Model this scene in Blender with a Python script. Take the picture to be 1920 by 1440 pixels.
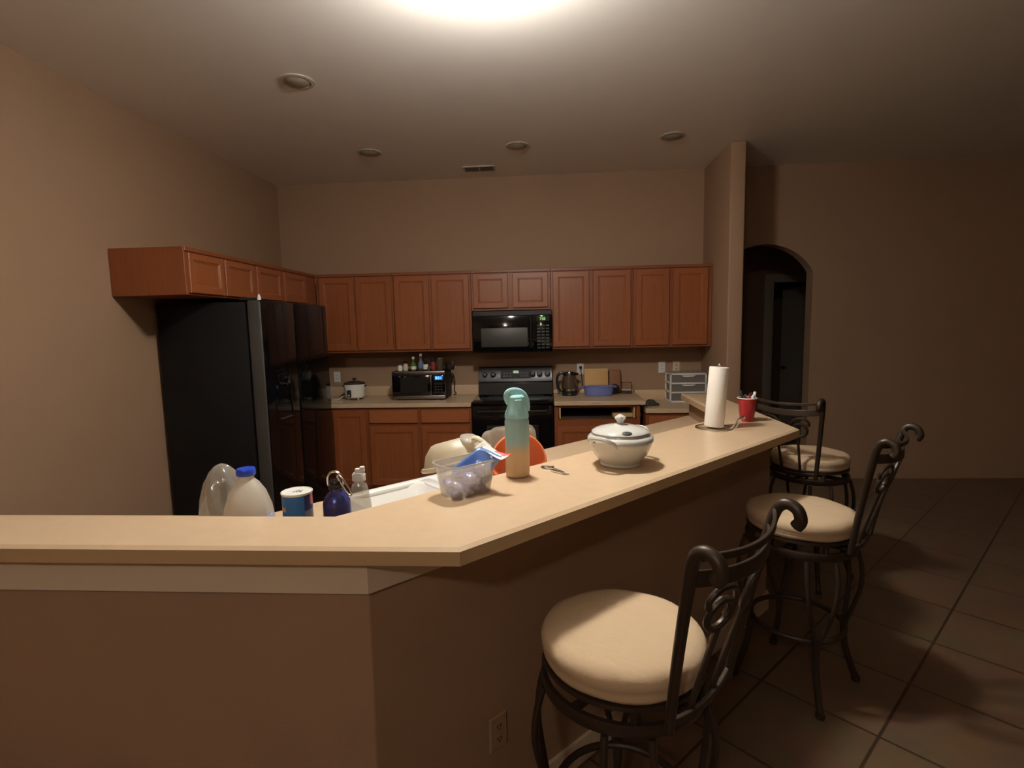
import bpy, bmesh, math, random
from mathutils import Vector, Matrix, noise
for o in list(bpy.data.objects): bpy.data.objects.remove(o)
S = bpy.context.scene; COL = S.collection; PI = math.pi
R = math.radians

# ------------------------------------------------------------------ camera, world, light, exposure
FPX = 996.7
def make_camera():
    yaw, pit, rol = .0685, -.1074, -.0215
    fwd = Vector((-math.sin(yaw)*math.cos(pit), math.cos(yaw)*math.cos(pit), math.sin(pit)))
    r = Vector((math.cos(yaw), math.sin(yaw), 0)); u = r.cross(fwd)
    rr = r*math.cos(rol) + u*math.sin(rol); uu = -r*math.sin(rol) + u*math.cos(rol)
    cd = bpy.data.cameras.new('camera'); co = bpy.data.objects.new('camera', cd); COL.objects.link(co)
    cd.sensor_fit = 'HORIZONTAL'; cd.sensor_width = 36.0; cd.lens = FPX/1920*36.0; cd.clip_start = .05
    m = Matrix((( rr.x, uu.x, -fwd.x, .3344), (rr.y, uu.y, -fwd.y, -5.4861), (rr.z, uu.z, -fwd.z, 1.6077), (0, 0, 0, 1)))
    co.matrix_world = m
    S.camera = co
make_camera()
W = bpy.data.worlds.new('world'); S.world = W; W.use_nodes = True
bg = W.node_tree.nodes['Background']; bg.inputs[0].default_value = (1, .8, .6, 1); bg.inputs[1].default_value = .0
LAMP = (.09, -3.31); FILL_LAMP = (-.4, -7.2); CEIL = 3.10  # second lamp position is an added fill light behind the camera
LAMP_POWER = 345.0          # strength of the glowing dome of the ceiling lamp (built below)
LAMP_COLOR = (1.0, .965, .90)
S.view_settings.view_transform = 'Standard'; S.view_settings.look = 'None'
S.view_settings.exposure = -0.13; S.view_settings.gamma = 1.0; S.view_settings.use_curve_mapping = False

# ------------------------------------------------------------------ materials
def srgb(r, g, b):
    f = lambda c: (c/255/12.92) if c/255 <= .04045 else ((c/255+.055)/1.055)**2.4
    return (f(r), f(g), f(b), 1)
def mat(name, col, rough=.5, metal=0, var=.0, scale=8, stretch=(1, 1, 1), bump=0, bscale=60, spec=.5, emit=None, estr=0, coat=0):
    m = bpy.data.materials.new(name); m.use_nodes = True; nt = m.node_tree; b = nt.nodes['Principled BSDF']
    b.inputs['Base Color'].default_value = col; b.inputs['Roughness'].default_value = rough
    b.inputs['Metallic'].default_value = metal; b.inputs['Specular IOR Level'].default_value = spec
    b.inputs['Coat Weight'].default_value = coat
    tc = nt.nodes.new('ShaderNodeTexCoord')
    mp = nt.nodes.new('ShaderNodeMapping'); mp.inputs['Scale'].default_value = stretch
    nt.links.new(tc.outputs['Object'], mp.inputs['Vector'])
    if var:
        n = nt.nodes.new('ShaderNodeTexNoise'); n.inputs['Scale'].default_value = scale; n.inputs['Detail'].default_value = 6
        nt.links.new(mp.outputs['Vector'], n.inputs['Vector'])
        mx = nt.nodes.new('ShaderNodeMix'); mx.data_type = 'RGBA'
        mx.inputs[6].default_value = [c*(1-var) for c in col[:3]]+[1]
        mx.inputs[7].default_value = [min(1, c*(1+var)) for c in col[:3]]+[1]
        nt.links.new(n.outputs['Fac'], mx.inputs['Factor']); nt.links.new(mx.outputs[2], b.inputs['Base Color'])
    if bump:
        n2 = nt.nodes.new('ShaderNodeTexNoise'); n2.inputs['Scale'].default_value = bscale; n2.inputs['Detail'].default_value = 4
        nt.links.new(tc.outputs['Object'], n2.inputs['Vector'])
        bp = nt.nodes.new('ShaderNodeBump'); bp.inputs['Strength'].default_value = bump; bp.inputs['Distance'].default_value = .004
        nt.links.new(n2.outputs['Fac'], bp.inputs['Height']); nt.links.new(bp.outputs['Normal'], b.inputs['Normal'])
    if emit:
        b.inputs['Emission Color'].default_value = emit; b.inputs['Emission Strength'].default_value = estr
    return m
def clear(name, tint, through=.5, rough=.2, gloss=.12, translu=.5):
    """thin see-through plastic or glass: part passes straight, part scatters, a little mirrors"""
    m = bpy.data.materials.new(name); m.use_nodes = True; nt = m.node_tree; nt.nodes.clear()
    o = nt.nodes.new('ShaderNodeOutputMaterial')
    t = nt.nodes.new('ShaderNodeBsdfTransparent'); t.inputs[0].default_value = (min(1, tint[0]*1.1), min(1, tint[1]*1.1), min(1, tint[2]*1.1), 1)
    d = nt.nodes.new('ShaderNodeBsdfDiffuse'); d.inputs[0].default_value = tint
    l = nt.nodes.new('ShaderNodeBsdfTranslucent'); l.inputs[0].default_value = tint
    g = nt.nodes.new('ShaderNodeBsdfGlossy'); g.inputs['Roughness'].default_value = rough
    a = nt.nodes.new('ShaderNodeMixShader'); a.inputs[0].default_value = translu
    nt.links.new(d.outputs[0], a.inputs[1]); nt.links.new(l.outputs[0], a.inputs[2])
    c = nt.nodes.new('ShaderNodeMixShader'); c.inputs[0].default_value = through
    nt.links.new(a.outputs[0], c.inputs[1]); nt.links.new(t.outputs[0], c.inputs[2])
    fr = nt.nodes.new('ShaderNodeLayerWeight'); fr.inputs['Blend'].default_value = .25
    mul = nt.nodes.new('ShaderNodeMath'); mul.operation = 'MULTIPLY_ADD'; mul.inputs[1].default_value = .45; mul.inputs[2].default_value = gloss*.2
    nt.links.new(fr.outputs['Facing'], mul.inputs[0])
    e = nt.nodes.new('ShaderNodeMixShader'); nt.links.new(mul.outputs[0], e.inputs[0])
    nt.links.new(c.outputs[0], e.inputs[1]); nt.links.new(g.outputs[0], e.inputs[2]); nt.links.new(e.outputs[0], o.inputs[0])
    return m
def grad_mat(name, c0, c1, z0, z1, rough=.5):
    """colour that fades from c0 (height z0) to c1 (height z1) in the thing's own coordinates: an ombre finish"""
    m = mat(name, c0, rough); nt = m.node_tree; b = nt.nodes['Principled BSDF']
    tc = nt.nodes.new('ShaderNodeTexCoord'); sx = nt.nodes.new('ShaderNodeSeparateXYZ'); nt.links.new(tc.outputs['Object'], sx.inputs[0])
    mr = nt.nodes.new('ShaderNodeMapRange'); mr.inputs[1].default_value = z0; mr.inputs[2].default_value = z1
    mr.interpolation_type = 'SMOOTHSTEP'
    nt.links.new(sx.outputs['Z'], mr.inputs[0])
    mx = nt.nodes.new('ShaderNodeMix'); mx.data_type = 'RGBA'; mx.inputs[6].default_value = c0; mx.inputs[7].default_value = c1
    nt.links.new(mr.outputs[0], mx.inputs['Factor']); nt.links.new(mx.outputs[2], b.inputs['Base Color'])
    return m
def tile_mat():
    m = mat('floor_tile', srgb(120, 96, 72), .35); nt = m.node_tree; b = nt.nodes['Principled BSDF']
    tc = nt.nodes.new('ShaderNodeTexCoord'); mp = nt.nodes.new('ShaderNodeMapping'); mp.inputs['Rotation'].default_value = (0, 0, R(45))
    nt.links.new(tc.outputs['Object'], mp.inputs[0])
    br = nt.nodes.new('ShaderNodeTexBrick'); br.offset = 0; br.inputs['Scale'].default_value = 1
    br.inputs['Brick Width'].default_value = .45; br.inputs['Row Height'].default_value = .45; br.inputs['Mortar Size'].default_value = .006
    br.inputs['Color1'].default_value = srgb(124, 98, 74); br.inputs['Color2'].default_value = srgb(112, 90, 68); br.inputs['Mortar'].default_value = srgb(70, 54, 40)
    nt.links.new(mp.outputs[0], br.inputs[0])
    n = nt.nodes.new('ShaderNodeTexNoise'); n.inputs['Scale'].default_value = 5; n.inputs['Detail'].default_value = 5; nt.links.new(tc.outputs['Object'], n.inputs['Vector'])
    mx = nt.nodes.new('ShaderNodeMix'); mx.data_type = 'RGBA'; mx.blend_type = 'MULTIPLY'; mx.inputs[0].default_value = .5
    nt.links.new(br.outputs[0], mx.inputs[6]); nt.links.new(n.outputs['Color'], mx.inputs[7]); nt.links.new(mx.outputs[2], b.inputs['Base Color'])
    return m
M = {}
M['wall'] = mat('beige_wall_paint', srgb(162, 130, 102), .7, var=.04, scale=3, bump=.25, bscale=120)
M['ceiling'] = mat('knockdown_ceiling', srgb(234, 228, 220), .42, var=.03, scale=4, bump=.06, bscale=60)
M['trim'] = mat('trim_paint', srgb(218, 198, 172), .5)
M['hall'] = mat('hall_wall_paint', srgb(150, 122, 98), .8, var=.04, scale=3)
M['casing'] = mat('door_casing_paint', srgb(200, 190, 180), .5)
M['floor'] = tile_mat()
M['wood'] = mat('cherry_cabinet_wood', srgb(146, 82, 44), .38, var=.22, scale=6, stretch=(9, 9, .7), coat=.15)
M['wood_side'] = mat('cabinet_frame_wood', srgb(132, 72, 38), .42, var=.2, scale=6, stretch=(9, 9, .7))
M['wood_h'] = mat('drawer_front_wood', srgb(158, 92, 52), .38, var=.2, scale=6, stretch=(.7, 9, 9), coat=.15)
M['raw_wood'] = mat('unfinished_wood', srgb(200, 160, 110), .7, var=.12, scale=8, stretch=(.8, 8, 8))
M['dark_hollow'] = mat('cabinet_interior', srgb(70, 52, 40), .9)
M['laminate'] = mat('tan_laminate_worktop', srgb(208, 180, 146), .34, var=.07, scale=22)
M['laminate_edge'] = mat('tan_laminate_edge', srgb(198, 166, 124), .4, var=.06, scale=22)
M['black'] = mat('black_enamel', srgb(32, 32, 33), .3)
M['black_gloss'] = mat('black_gloss', srgb(12, 12, 13), .07)
M['fridge_door'] = mat('fridge_door_black', srgb(12, 12, 13), .09, spec=.3)
M['fridge_side'] = mat('textured_black_steel', srgb(18, 18, 18), .55, bump=.2, bscale=200, spec=.25)
M['fridge_edge'] = mat('charcoal_door_edge', srgb(58, 55, 50), .6)
M['panel_black'] = mat('satin_black_panel', srgb(20, 20, 21), .5, spec=.3)
M['dark_grey'] = mat('dark_grey_plastic', srgb(52, 52, 52), .5)
M['mid_grey'] = mat('grey_print', srgb(74, 74, 74), .5)
M['oven_glass'] = mat('dark_oven_glass', srgb(40, 38, 36), .12)
M['steel'] = mat('brushed_steel', srgb(150, 145, 140), .32, metal=1, var=.08, scale=8, stretch=(1, 20, 20))
M['chrome'] = mat('chrome', srgb(225, 222, 216), .2, metal=1)
M['white_pl'] = mat('white_plastic', srgb(228, 225, 216), .4)
M['almond'] = mat('almond_plastic', srgb(214, 198, 165), .45)
M['cer'] = mat('white_glazed_ceramic', srgb(208, 206, 198), .14, coat=.3)
M['enamel'] = mat('white_sink_enamel', srgb(240, 238, 232), .14)
M['iron'] = mat('bronze_black_iron', srgb(62, 50, 39), .42, metal=.35, var=.15, scale=12)
M['suede'] = mat('tan_suede', srgb(205, 178, 144), .95, var=.07, scale=7, bump=.5, bscale=35)
M['paper'] = mat('paper_towel', srgb(242, 236, 225), .95, bump=.4, bscale=160)
M['red'] = mat('red_plastic', srgb(170, 40, 44), .3)
M['orange'] = mat('orange_plastic', srgb(244, 138, 92), .35)
M['cream_pl'] = clear('cream_plastic', srgb(226, 215, 188), .22, .45, .02, .4)
M['frost'] = clear('frosted_plastic', srgb(240, 237, 232), .74, .2, .1, .6)
M['frost_box'] = clear('cloudy_plastic', srgb(232, 228, 220), .42, .25, .12, .55)
M['glass'] = clear('clear_glass', srgb(235, 235, 230), .9, .04, .3, .2)
M['smoke'] = clear('tinted_glass', srgb(140, 120, 96), .6, .05, .3, .2)
M['clear_pl'] = clear('clear_soft_plastic', srgb(230, 226, 218), .72, .12, .2, .4)
M['drawer_pl'] = clear('clear_drawer_plastic', srgb(190, 185, 180), .5, .2, .15, .3)
M['jug'] = clear('milky_jug_plastic', srgb(236, 229, 216), .1, .3, .1, .55)
M['blue_cap'] = mat('blue_cap', srgb(38, 70, 190), .3)
M['blue_metal'] = mat('blue_anodised', srgb(74, 76, 140), .26, metal=.55)
M['blue_tub'] = mat('periwinkle_plastic', srgb(118, 128, 188), .4)
M['board'] = mat('pale_wood_board', srgb(216, 170, 104), .6, var=.1, scale=6, stretch=(.8, 8, 8))
M['board_dark'] = mat('brown_wood_board', srgb(140, 90, 58), .6, var=.12, scale=6, stretch=(8, 8, .8))
M['green_pl'] = mat('green_bottle', srgb(96, 120, 60), .25)
M['teal_lid'] = mat('teal_lid', srgb(172, 226, 228), .35)
M['bottle'] = grad_mat('teal_to_sand_finish', srgb(222, 186, 142), srgb(168, 206, 206), .08, .135, .45)
M['pod'] = clear('lilac_pod_film', srgb(196, 190, 226), .06, .1, .4, .45)
M['pod_blue'] = mat('pod_blue', srgb(80, 100, 200), .2)
M['bag'] = clear('blue_bag_film', srgb(172, 206, 250), .4, .15, .2, .55)
M['label'] = mat('white_label', srgb(238, 234, 226), .5)
M['label_red'] = mat('red_label_print', srgb(214, 66, 48), .5)
M['lamp'] = mat('lamp_glass', srgb(255, 244, 225), .4, emit=(*LAMP_COLOR, 1), estr=LAMP_POWER)
M['lamp_up'] = mat('added_uplight_glow', srgb(255, 244, 225), .4, emit=(*LAMP_COLOR, 1), estr=480)  # extra glow on the lamp top, added to brighten the ceiling
M['lamp_fill'] = mat('added_fill_glow', srgb(255, 244, 225), .4, emit=(1, .90, .78, 1), estr=150)  # glow of the added fill lamp behind the camera
M['led_green'] = mat('green_display', srgb(20, 40, 20), .4, emit=(.30, 1, .22, 1), estr=1.0)
M['led_blue'] = mat('blue_display', srgb(20, 40, 80), .4, emit=(.16, .60, 1, 1), estr=3.2)
M['led_glow'] = mat('blue_backlight', srgb(10, 16, 40), .4, emit=(.02, .14, .8, 1), estr=1.2)
M['vent'] = mat('vent_metal', srgb(96, 92, 86), .6)
M['can_white'] = mat('recessed_light_trim', srgb(190, 178, 162), .6)
M['can_dark'] = mat('unlit_bulb', srgb(150, 138, 122), .6)
M['spice_red'] = mat('red_label', srgb(150, 52, 44), .5)
M['brown_liquid'] = mat('brown_glass', srgb(50, 34, 26), .2)

# ------------------------------------------------------------------ mesh helpers
def B(): return bmesh.new()
def box(bm, x0, x1, y0, y1, z0, z1, bev=0, seg=2, mi=0):
    t = bmesh.new()
    v = [t.verts.new(p) for p in ((x0, y0, z0), (x1, y0, z0), (x1, y1, z0), (x0, y1, z0), (x0, y0, z1), (x1, y0, z1), (x1, y1, z1), (x0, y1, z1))]
    for f in ((0, 3, 2, 1), (4, 5, 6, 7), (0, 1, 5, 4), (1, 2, 6, 5), (2, 3, 7, 6), (3, 0, 4, 7)): t.faces.new([v[i] for i in f])
    if bev: bmesh.ops.bevel(t, geom=t.edges[:], offset=bev, segments=seg, profile=.5, affect='EDGES')
    merge(bm, t, mi); return bm
def merge(bm, t, mi=0, mtx=None):
    mp = {}
    for v in t.verts: mp[v] = bm.verts.new(mtx @ v.co if mtx else v.co)
    for f in t.faces:
        try:
            nf = bm.faces.new([mp[v] for v in f.verts]); nf.material_index = mi if mi else f.material_index
        except ValueError: pass
    t.free()
def loft(bm, rings, cap0=True, cap1=True, closed=True, mi=0, mif=None):
    vr = [[bm.verts.new(p) for p in r] for r in rings]; n = len(rings[0])
    for i in range(len(vr)-1):
        for j in range(n if closed else n-1):
            f = bm.faces.new((vr[i][j], vr[i][(j+1) % n], vr[i+1][(j+1) % n], vr[i+1][j]))
            f.material_index = mif(i, j) if mif else mi
    if cap0: bm.faces.new(vr[0][::-1]).material_index = mif(0, 0) if mif else mi
    if cap1: bm.faces.new(vr[-1]).material_index = mif(len(vr)-2, 0) if mif else mi
    return vr
def lathe(bm, prof, n=32, c=(0, 0, 0), cap0=True, cap1=True, mi=0, sx=1, sy=1, mif=None):
    return loft(bm, [[(c[0]+r*math.cos(2*PI*k/n)*sx, c[1]+r*math.sin(2*PI*k/n)*sy, c[2]+z) for k in range(n)] for r, z in prof], cap0, cap1, True, mi, mif)
def rrect(w, d, r, z, n=5, cx=0, cy=0):
    pts = []
    for qx, qy, a0 in ((1, 1, 0), (-1, 1, 90), (-1, -1, 180), (1, -1, 270)):
        for k in range(n+1):
            a = R(a0+90*k/n); pts.append((cx+qx*(w/2-r)+r*math.cos(a), cy+qy*(d/2-r)+r*math.sin(a), z))
    return pts
def prism(bm, poly, z0, z1, mi=0):
    a = [bm.verts.new((p[0], p[1], z0)) for p in poly]; b = [bm.verts.new((p[0], p[1], z1)) for p in poly]; n = len(poly)
    bm.faces.new(a[::-1]).material_index = mi; bm.faces.new(b).material_index = mi
    for i in range(n): bm.faces.new((a[i], a[(i+1) % n], b[(i+1) % n], b[i])).material_index = mi
    return bm
def tube(bm, pts, r, n=8, closed=False, mi=0, flat=1.0):
    P = [Vector(p) for p in pts]; N = len(P); rings = []
    rad = r if isinstance(r, (list, tuple)) else [r]*N
    T = []
    for i in range(N):
        if closed: t = P[(i+1) % N]-P[i-1]
        else: t = P[min(i+1, N-1)]-P[max(i-1, 0)]
        T.append(t.normalized())
    up = Vector((0, 0, 1)) if abs(T[0].z) < .9 else Vector((0, 1, 0))
    u = (up - T[0]*up.dot(T[0])).normalized()
    for i in range(N):
        u = (u - T[i]*u.dot(T[i])).normalized(); v = T[i].cross(u)
        rings.append([P[i]+(u*math.cos(2*PI*k/n)+v*math.sin(2*PI*k/n)*flat)*rad[i] for k in range(n)])
    if closed: rings.append(rings[0]); vr = loft(bm, rings, False, False, True, mi); 
    else: loft(bm, rings, True, True, True, mi)
    return bm
def spline(pts, n=8, closed=False):
    P = [Vector(p) for p in pts]; out = []; N = len(P)
    for i in range(N if closed else N-1):
        if closed: a, b, c, d = P[i-1], P[i], P[(i+1) % N], P[(i+2) % N]
        else: a, b, c, d = P[max(i-1, 0)], P[i], P[i+1], P[min(i+2, N-1)]
        for k in range(n):
            t = k/n; out.append(.5*((2*b)+(c-a)*t+(2*a-5*b+4*c-d)*t*t+(3*b-a-3*c+d)*t**3))
    if not closed: out.append(P[-1])
    return out
def ball(bm, c, r, seg=16, ring=10, s=(1, 1, 1), mi=0):
    lathe(bm, [(max(1e-4, r*math.sin(PI*i/ring)), -r*math.cos(PI*i/ring)*s[2]) for i in range(ring+1)], seg, c, sx=s[0], sy=s[1], mi=mi)
def shell(bm, prof_out, thick, n=40, **k):
    """open vessel: outer profile going up, then back down inside"""
    inner = [(max(1e-4, r-thick), z if i else z+thick) for i, (r, z) in enumerate(prof_out)][::-1]
    lathe(bm, prof_out+inner, n, **k)
SEG = {'0': 'abcdef', '1': 'bc', '2': 'abged', '3': 'abgcd', '5': 'afgcd', '7': 'abc', '8': 'abcdefg', ':': ':'}
def digits(bm, text, x, z, y, h):
    w = h*.5; t = h*.13
    for ch in text:
        if ch == ':':
            for zz in (.3, .7): box(bm, x, x+t, y, y+.0008, z+h*zz-t/2, z+h*zz+t/2)
            x += t*2.2; continue
        sg = {'a': (0, w, h-t, h), 'd': (0, w, 0, t), 'g': (0, w, h/2-t/2, h/2+t/2), 'f': (0, t, h/2, h), 'e': (0, t, 0, h/2), 'b': (w-t, w, h/2, h), 'c': (w-t, w, 0, h/2)}
        for s in SEG[ch]:
            a = sg[s]; box(bm, x+a[0], x+a[1], y, y+.0008, z+a[2], z+a[3])
        x += w*1.35
def obj(name, bm, m, parent=None, loc=None, rot=None, smooth=35, label=None, bevel=0):
    bmesh.ops.remove_doubles(bm, verts=bm.verts[:], dist=1e-6)
    bmesh.ops.recalc_face_normals(bm, faces=bm.faces[:])
    me = bpy.data.meshes.new(name); bm.to_mesh(me); bm.free()
    for x in (m if isinstance(m, (list, tuple)) else [m]): me.materials.append(x)
    if smooth:
        for p in me.polygons: p.use_smooth = True
        me.set_sharp_from_angle(angle=R(smooth))
    o = bpy.data.objects.new(name, me); COL.objects.link(o)
    if parent: o.parent = parent
    if loc: o.location = loc
    if rot: o.rotation_euler = rot
    if label: o['label'] = label
    if bevel:
        b = o.modifiers.new('bevel', 'BEVEL'); b.width = bevel; b.segments = 2; b.limit_method = 'ANGLE'; b.angle_limit = R(40)
    return o
def tag(o, label, cat, group=None):
    o['label'] = label; o['category'] = cat
    if group: o['group'] = group
    return o
def thing(name, label, cat, loc=(0, 0, 0), rz=0, group=None, rot=None):
    o = bpy.data.objects.new(name, None); COL.objects.link(o); o.empty_display_size = .05
    o.location = loc; o.rotation_euler = rot if rot else (0, 0, rz)
    return tag(o, label, cat, group)
def struct(name, bm, m, **k):
    o = obj(name, bm, m, **k); o['kind'] = 'structure'; return o
def copy_tree(o, parent=None):
    c = o.copy(); COL.objects.link(c)
    if parent: c.parent = parent
    for ch in list(o.children): copy_tree(ch, c)
    return c

# ------------------------------------------------------------------ the room
XL, XR, X2, Y0, YE = -2.427, 1.88, 6.0, -8.0, -.77
b = B(); box(b, XL-.1, X2, Y0, 3.2, -.1, 0); struct('floor', b, M['floor'])
b = B(); box(b, XL-.1, X2, Y0, 3.2, CEIL, CEIL+.1); struct('ceiling', b, M['ceiling'])
b = B(); box(b, XL-.1, XL, Y0, .12, 0, CEIL); struct('wall_left', b, M['wall'])
b = B(); box(b, X2, X2+.1, Y0, 3.2, 0, CEIL); struct('wall_right', b, M['hall'])
b = B(); box(b, XL-.1, X2+.1, Y0-.1, Y0, 0, CEIL); struct('wall_front', b, M['hall'])
# back wall with the arched opening to the hall
AX0, AX1, ASP = 2.02, 2.94, 2.085
def arch_pts():
    cx = (AX0+AX1)/2; hw = (AX1-AX0)/2; rise = 2.358-ASP
    rad = (hw*hw+rise*rise)/(2*rise); cz = 2.358-rad; a0 = math.asin(hw/rad)
    return [(cx+rad*math.sin(a0*(-1+2*k/20)), cz+rad*math.cos(a0*(-1+2*k/20))) for k in range(21)]
ap = arch_pts()
b = B()
outline = [(XL, 0), (AX0, 0)]+ap+[(AX1, 0), (X2, 0), (X2, CEIL), (XL, CEIL)]
f0 = [b.verts.new((x, 0, z)) for x, z in outline]; f1 = [b.verts.new((x, .13, z)) for x, z in outline]
b.faces.new(f0); b.faces.new(f1[::-1])
for i in range(len(outline)): b.faces.new((f0[i], f0[(i+1) % len(outline)], f1[(i+1) % len(outline)], f1[i]))
struct('wall_back', b, M['wall'])
b = B(); box(b, XR, XR+.125, YE, 0, 0, CEIL, .012, 3); struct('wall_pillar', b, M['wall'])
# hall behind the arch
b = B(); box(b, 1.6, 1.72, .13, 1.5, 0, CEIL); struct('wall_hall_side', b, M['hall'])
HD0, HD1, HDH, HY = 3.17, 3.95, 2.09, 1.5
b = B(); box(b, 1.6, HD0, HY, HY+.12, 0, CEIL); box(b, HD1, X2, HY, HY+.12, 0, CEIL); box(b, HD0, HD1, HY, HY+.12, HDH, CEIL)
struct('wall_hall_end', b, M['hall'])
b = B(); box(b, 1.6, X2, 3.1, 3.2, 0, CEIL); struct('wall_far_room', b, M['hall'])
b = B()
box(b, HD0-.1, HD0+.01, HY-.02, HY+.13, 0, HDH+.1, .004); box(b, HD1-.01, HD1+.1, HY-.02, HY+.13, 0, HDH+.1, .004); box(b, HD0+.01, HD1-.01, HY-.02, HY+.13, HDH, HDH+.1, .004)
struct('trim_2', b, M['casing'])
def hall_door():
    b = B(); w, h = .72, 2.05
    rect_rings(b, w, h, [(0, .035), (0, 0)])
    for (z0, z1) in ((.2, .95), (1.1, 1.9)):
        for (x0, x1) in ((.1, .33), (.39, .62)): box(b, x0, x1, -.008, .002, z0, z1, .006, 1)
    d = struct('door_1', b, M['casing'], loc=(HD1-.02, HY+.09, .012), rot=(0, 0, R(180-66)))
    b = B()
    lathe(b, [(.026, 0), (.026, .006), (.01, .01), (.01, .05)], 16)
    bmesh.ops.rotate(b, verts=b.verts[:], cent=(0, 0, 0), matrix=Matrix.Rotation(R(-90), 3, 'X'))
    tube(b, [(0, .045, 0), (-.03, .048, 0), (-.1, .046, 0)], .008)
    obj('handle', b, M['chrome'], d, loc=(.66, .035, .95))
def rect_rings(bm, w, h, rings):
    """front of a panel facing -Y in x 0..w, z 0..h; rings are (inset, depth y)"""
    rs = [[(i, y, i), (w-i, y, i), (w-i, y, h-i), (i, y, h-i)] for i, y in rings]
    loft(bm, rs)
hall_door()

# bar wall: low wall under the raised bar, three faces
def line45(c, x): return (x, x-c)
b = B()
front = [(XL, -4.225), (-.131, -4.225), (1.539, -2.555), (1.539, -1.46)]
back = [(1.385, -1.46), (1.385, -2.539), (-.181, -4.105), (XL, -4.105)]
prism(b, front+back, 0, 1.036); struct('wall_bar', b, M['wall'], bevel=.004)
def offset_path(pts, d):
    out = []
    for i, p in enumerate(pts):
        n = []
        for a, c in ((i-1, i), (i, i+1)):
            if a < 0 or c >= len(pts): continue
            t = (Vector(pts[c])-Vector(pts[a])).normalized(); n.append(Vector((t.y, -t.x)))
        v = n[0] if len(n) == 1 else (n[0]+n[1])/(1+n[0].dot(n[1]))
        out.append((p[0]+v.x*d, p[1]+v.y*d))
    return out
of = offset_path(front, .012)
b = B(); prism(b, front+of[::-1], .944, 1.035); struct('trim_1', b, M['trim'])
of2 = offset_path(front, .014)
b = B(); prism(b, front+of2[::-1], 0, .095); struct('baseboard_bar', b, M['trim'])

# ------------------------------------------------------------------ worktops
def slab(name, poly, z0, z1, lip=.012, drop=.007, **k):
    """worktop with a sloped lip all round its top edge"""
    n = len(poly); ins = []
    for i in range(n):
        p, q, r = Vector(poly[i-1]), Vector(poly[i]), Vector(poly[(i+1) % n])
        t1 = (q-p).normalized(); t2 = (r-q).normalized(); n1 = Vector((-t1.y, t1.x)); n2 = Vector((-t2.y, t2.x))
        v = (n1+n2)/(1+n1.dot(n2)); ins.append(q+v*lip)
    b = B()
    loft(b, [[(p[0], p[1], z0) for p in poly], [(p[0], p[1], z1-drop) for p in poly], [(p[0], p[1], z1) for p in ins]],
         mif=lambda i, j: 0 if i else 1)
    for f in b.faces:
        if abs(f.normal.z) > .98 or len(f.verts) > 4: f.material_index = 0
    return obj(name, b, [M['laminate'], M['laminate_edge']], smooth=20, **k)
ZB = 1.08
bar_poly = [(XL+.002, -4.274), (.117, -4.274), (1.563, -2.828), (1.563, -1.44), (1.33, -1.44), (1.33, -2.432), (-.283, -4.045), (XL+.002, -4.045)]
tag(slab('bar_counter', bar_poly, 1.037, ZB), 'raised tan laminate bar top bending twice around the kitchen', 'countertop')
# lower counter behind the bar, cut out for the sink
u_, n_ = Vector((.7071, .7071)), Vector((-.7071, .7071)); BO = Vector((-.283, -4.045))
def to(t, o): p = BO+u_*t+n_*o; return (p.x, p.y)
T0, T1, O0, O1 = .24, 1.10, .05, .60
OW = -.1135
b = B()
Z0, Z1 = .874, .914
prism(b, [(XL+.002, -4.104), (-.181, -4.104), to(T0, OW+.002), to(T0, .656), (-.766, -3.6), (XL+.002, -3.6)], Z0, Z1)
prism(b, [to(T0, OW+.002), to(T1, OW+.002), to(T1, O0), to(T0, O0)], Z0, Z1)
prism(b, [to(T0, O1), to(T1, O1), to(T1, .656), to(T0, .656)], Z0, Z1)
prism(b, [to(T1, OW+.002), (1.383, -2.543), (1.383, -1.451), to(T1, .656)], Z0, Z1)
tag(obj('sink_counter', b, M['laminate'], smooth=20), 'lower tan laminate counter behind the bar, holding the white sink', 'countertop')
b = B()
prism(b, [(-.74, -3.64), (-.74, -3.62), to(T0, .62), to(T0+.0, .60)], 0, .874)
prism(b, [to(T0-.02, .605), to(2.2, .605), to(2.2, .62), to(T0-.02, .62)], 0, .874)
tag(obj('sink_base_cabinet', b, M['wood'], smooth=20), 'wooden base cabinet front under the sink counter', 'cabinet')
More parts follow.
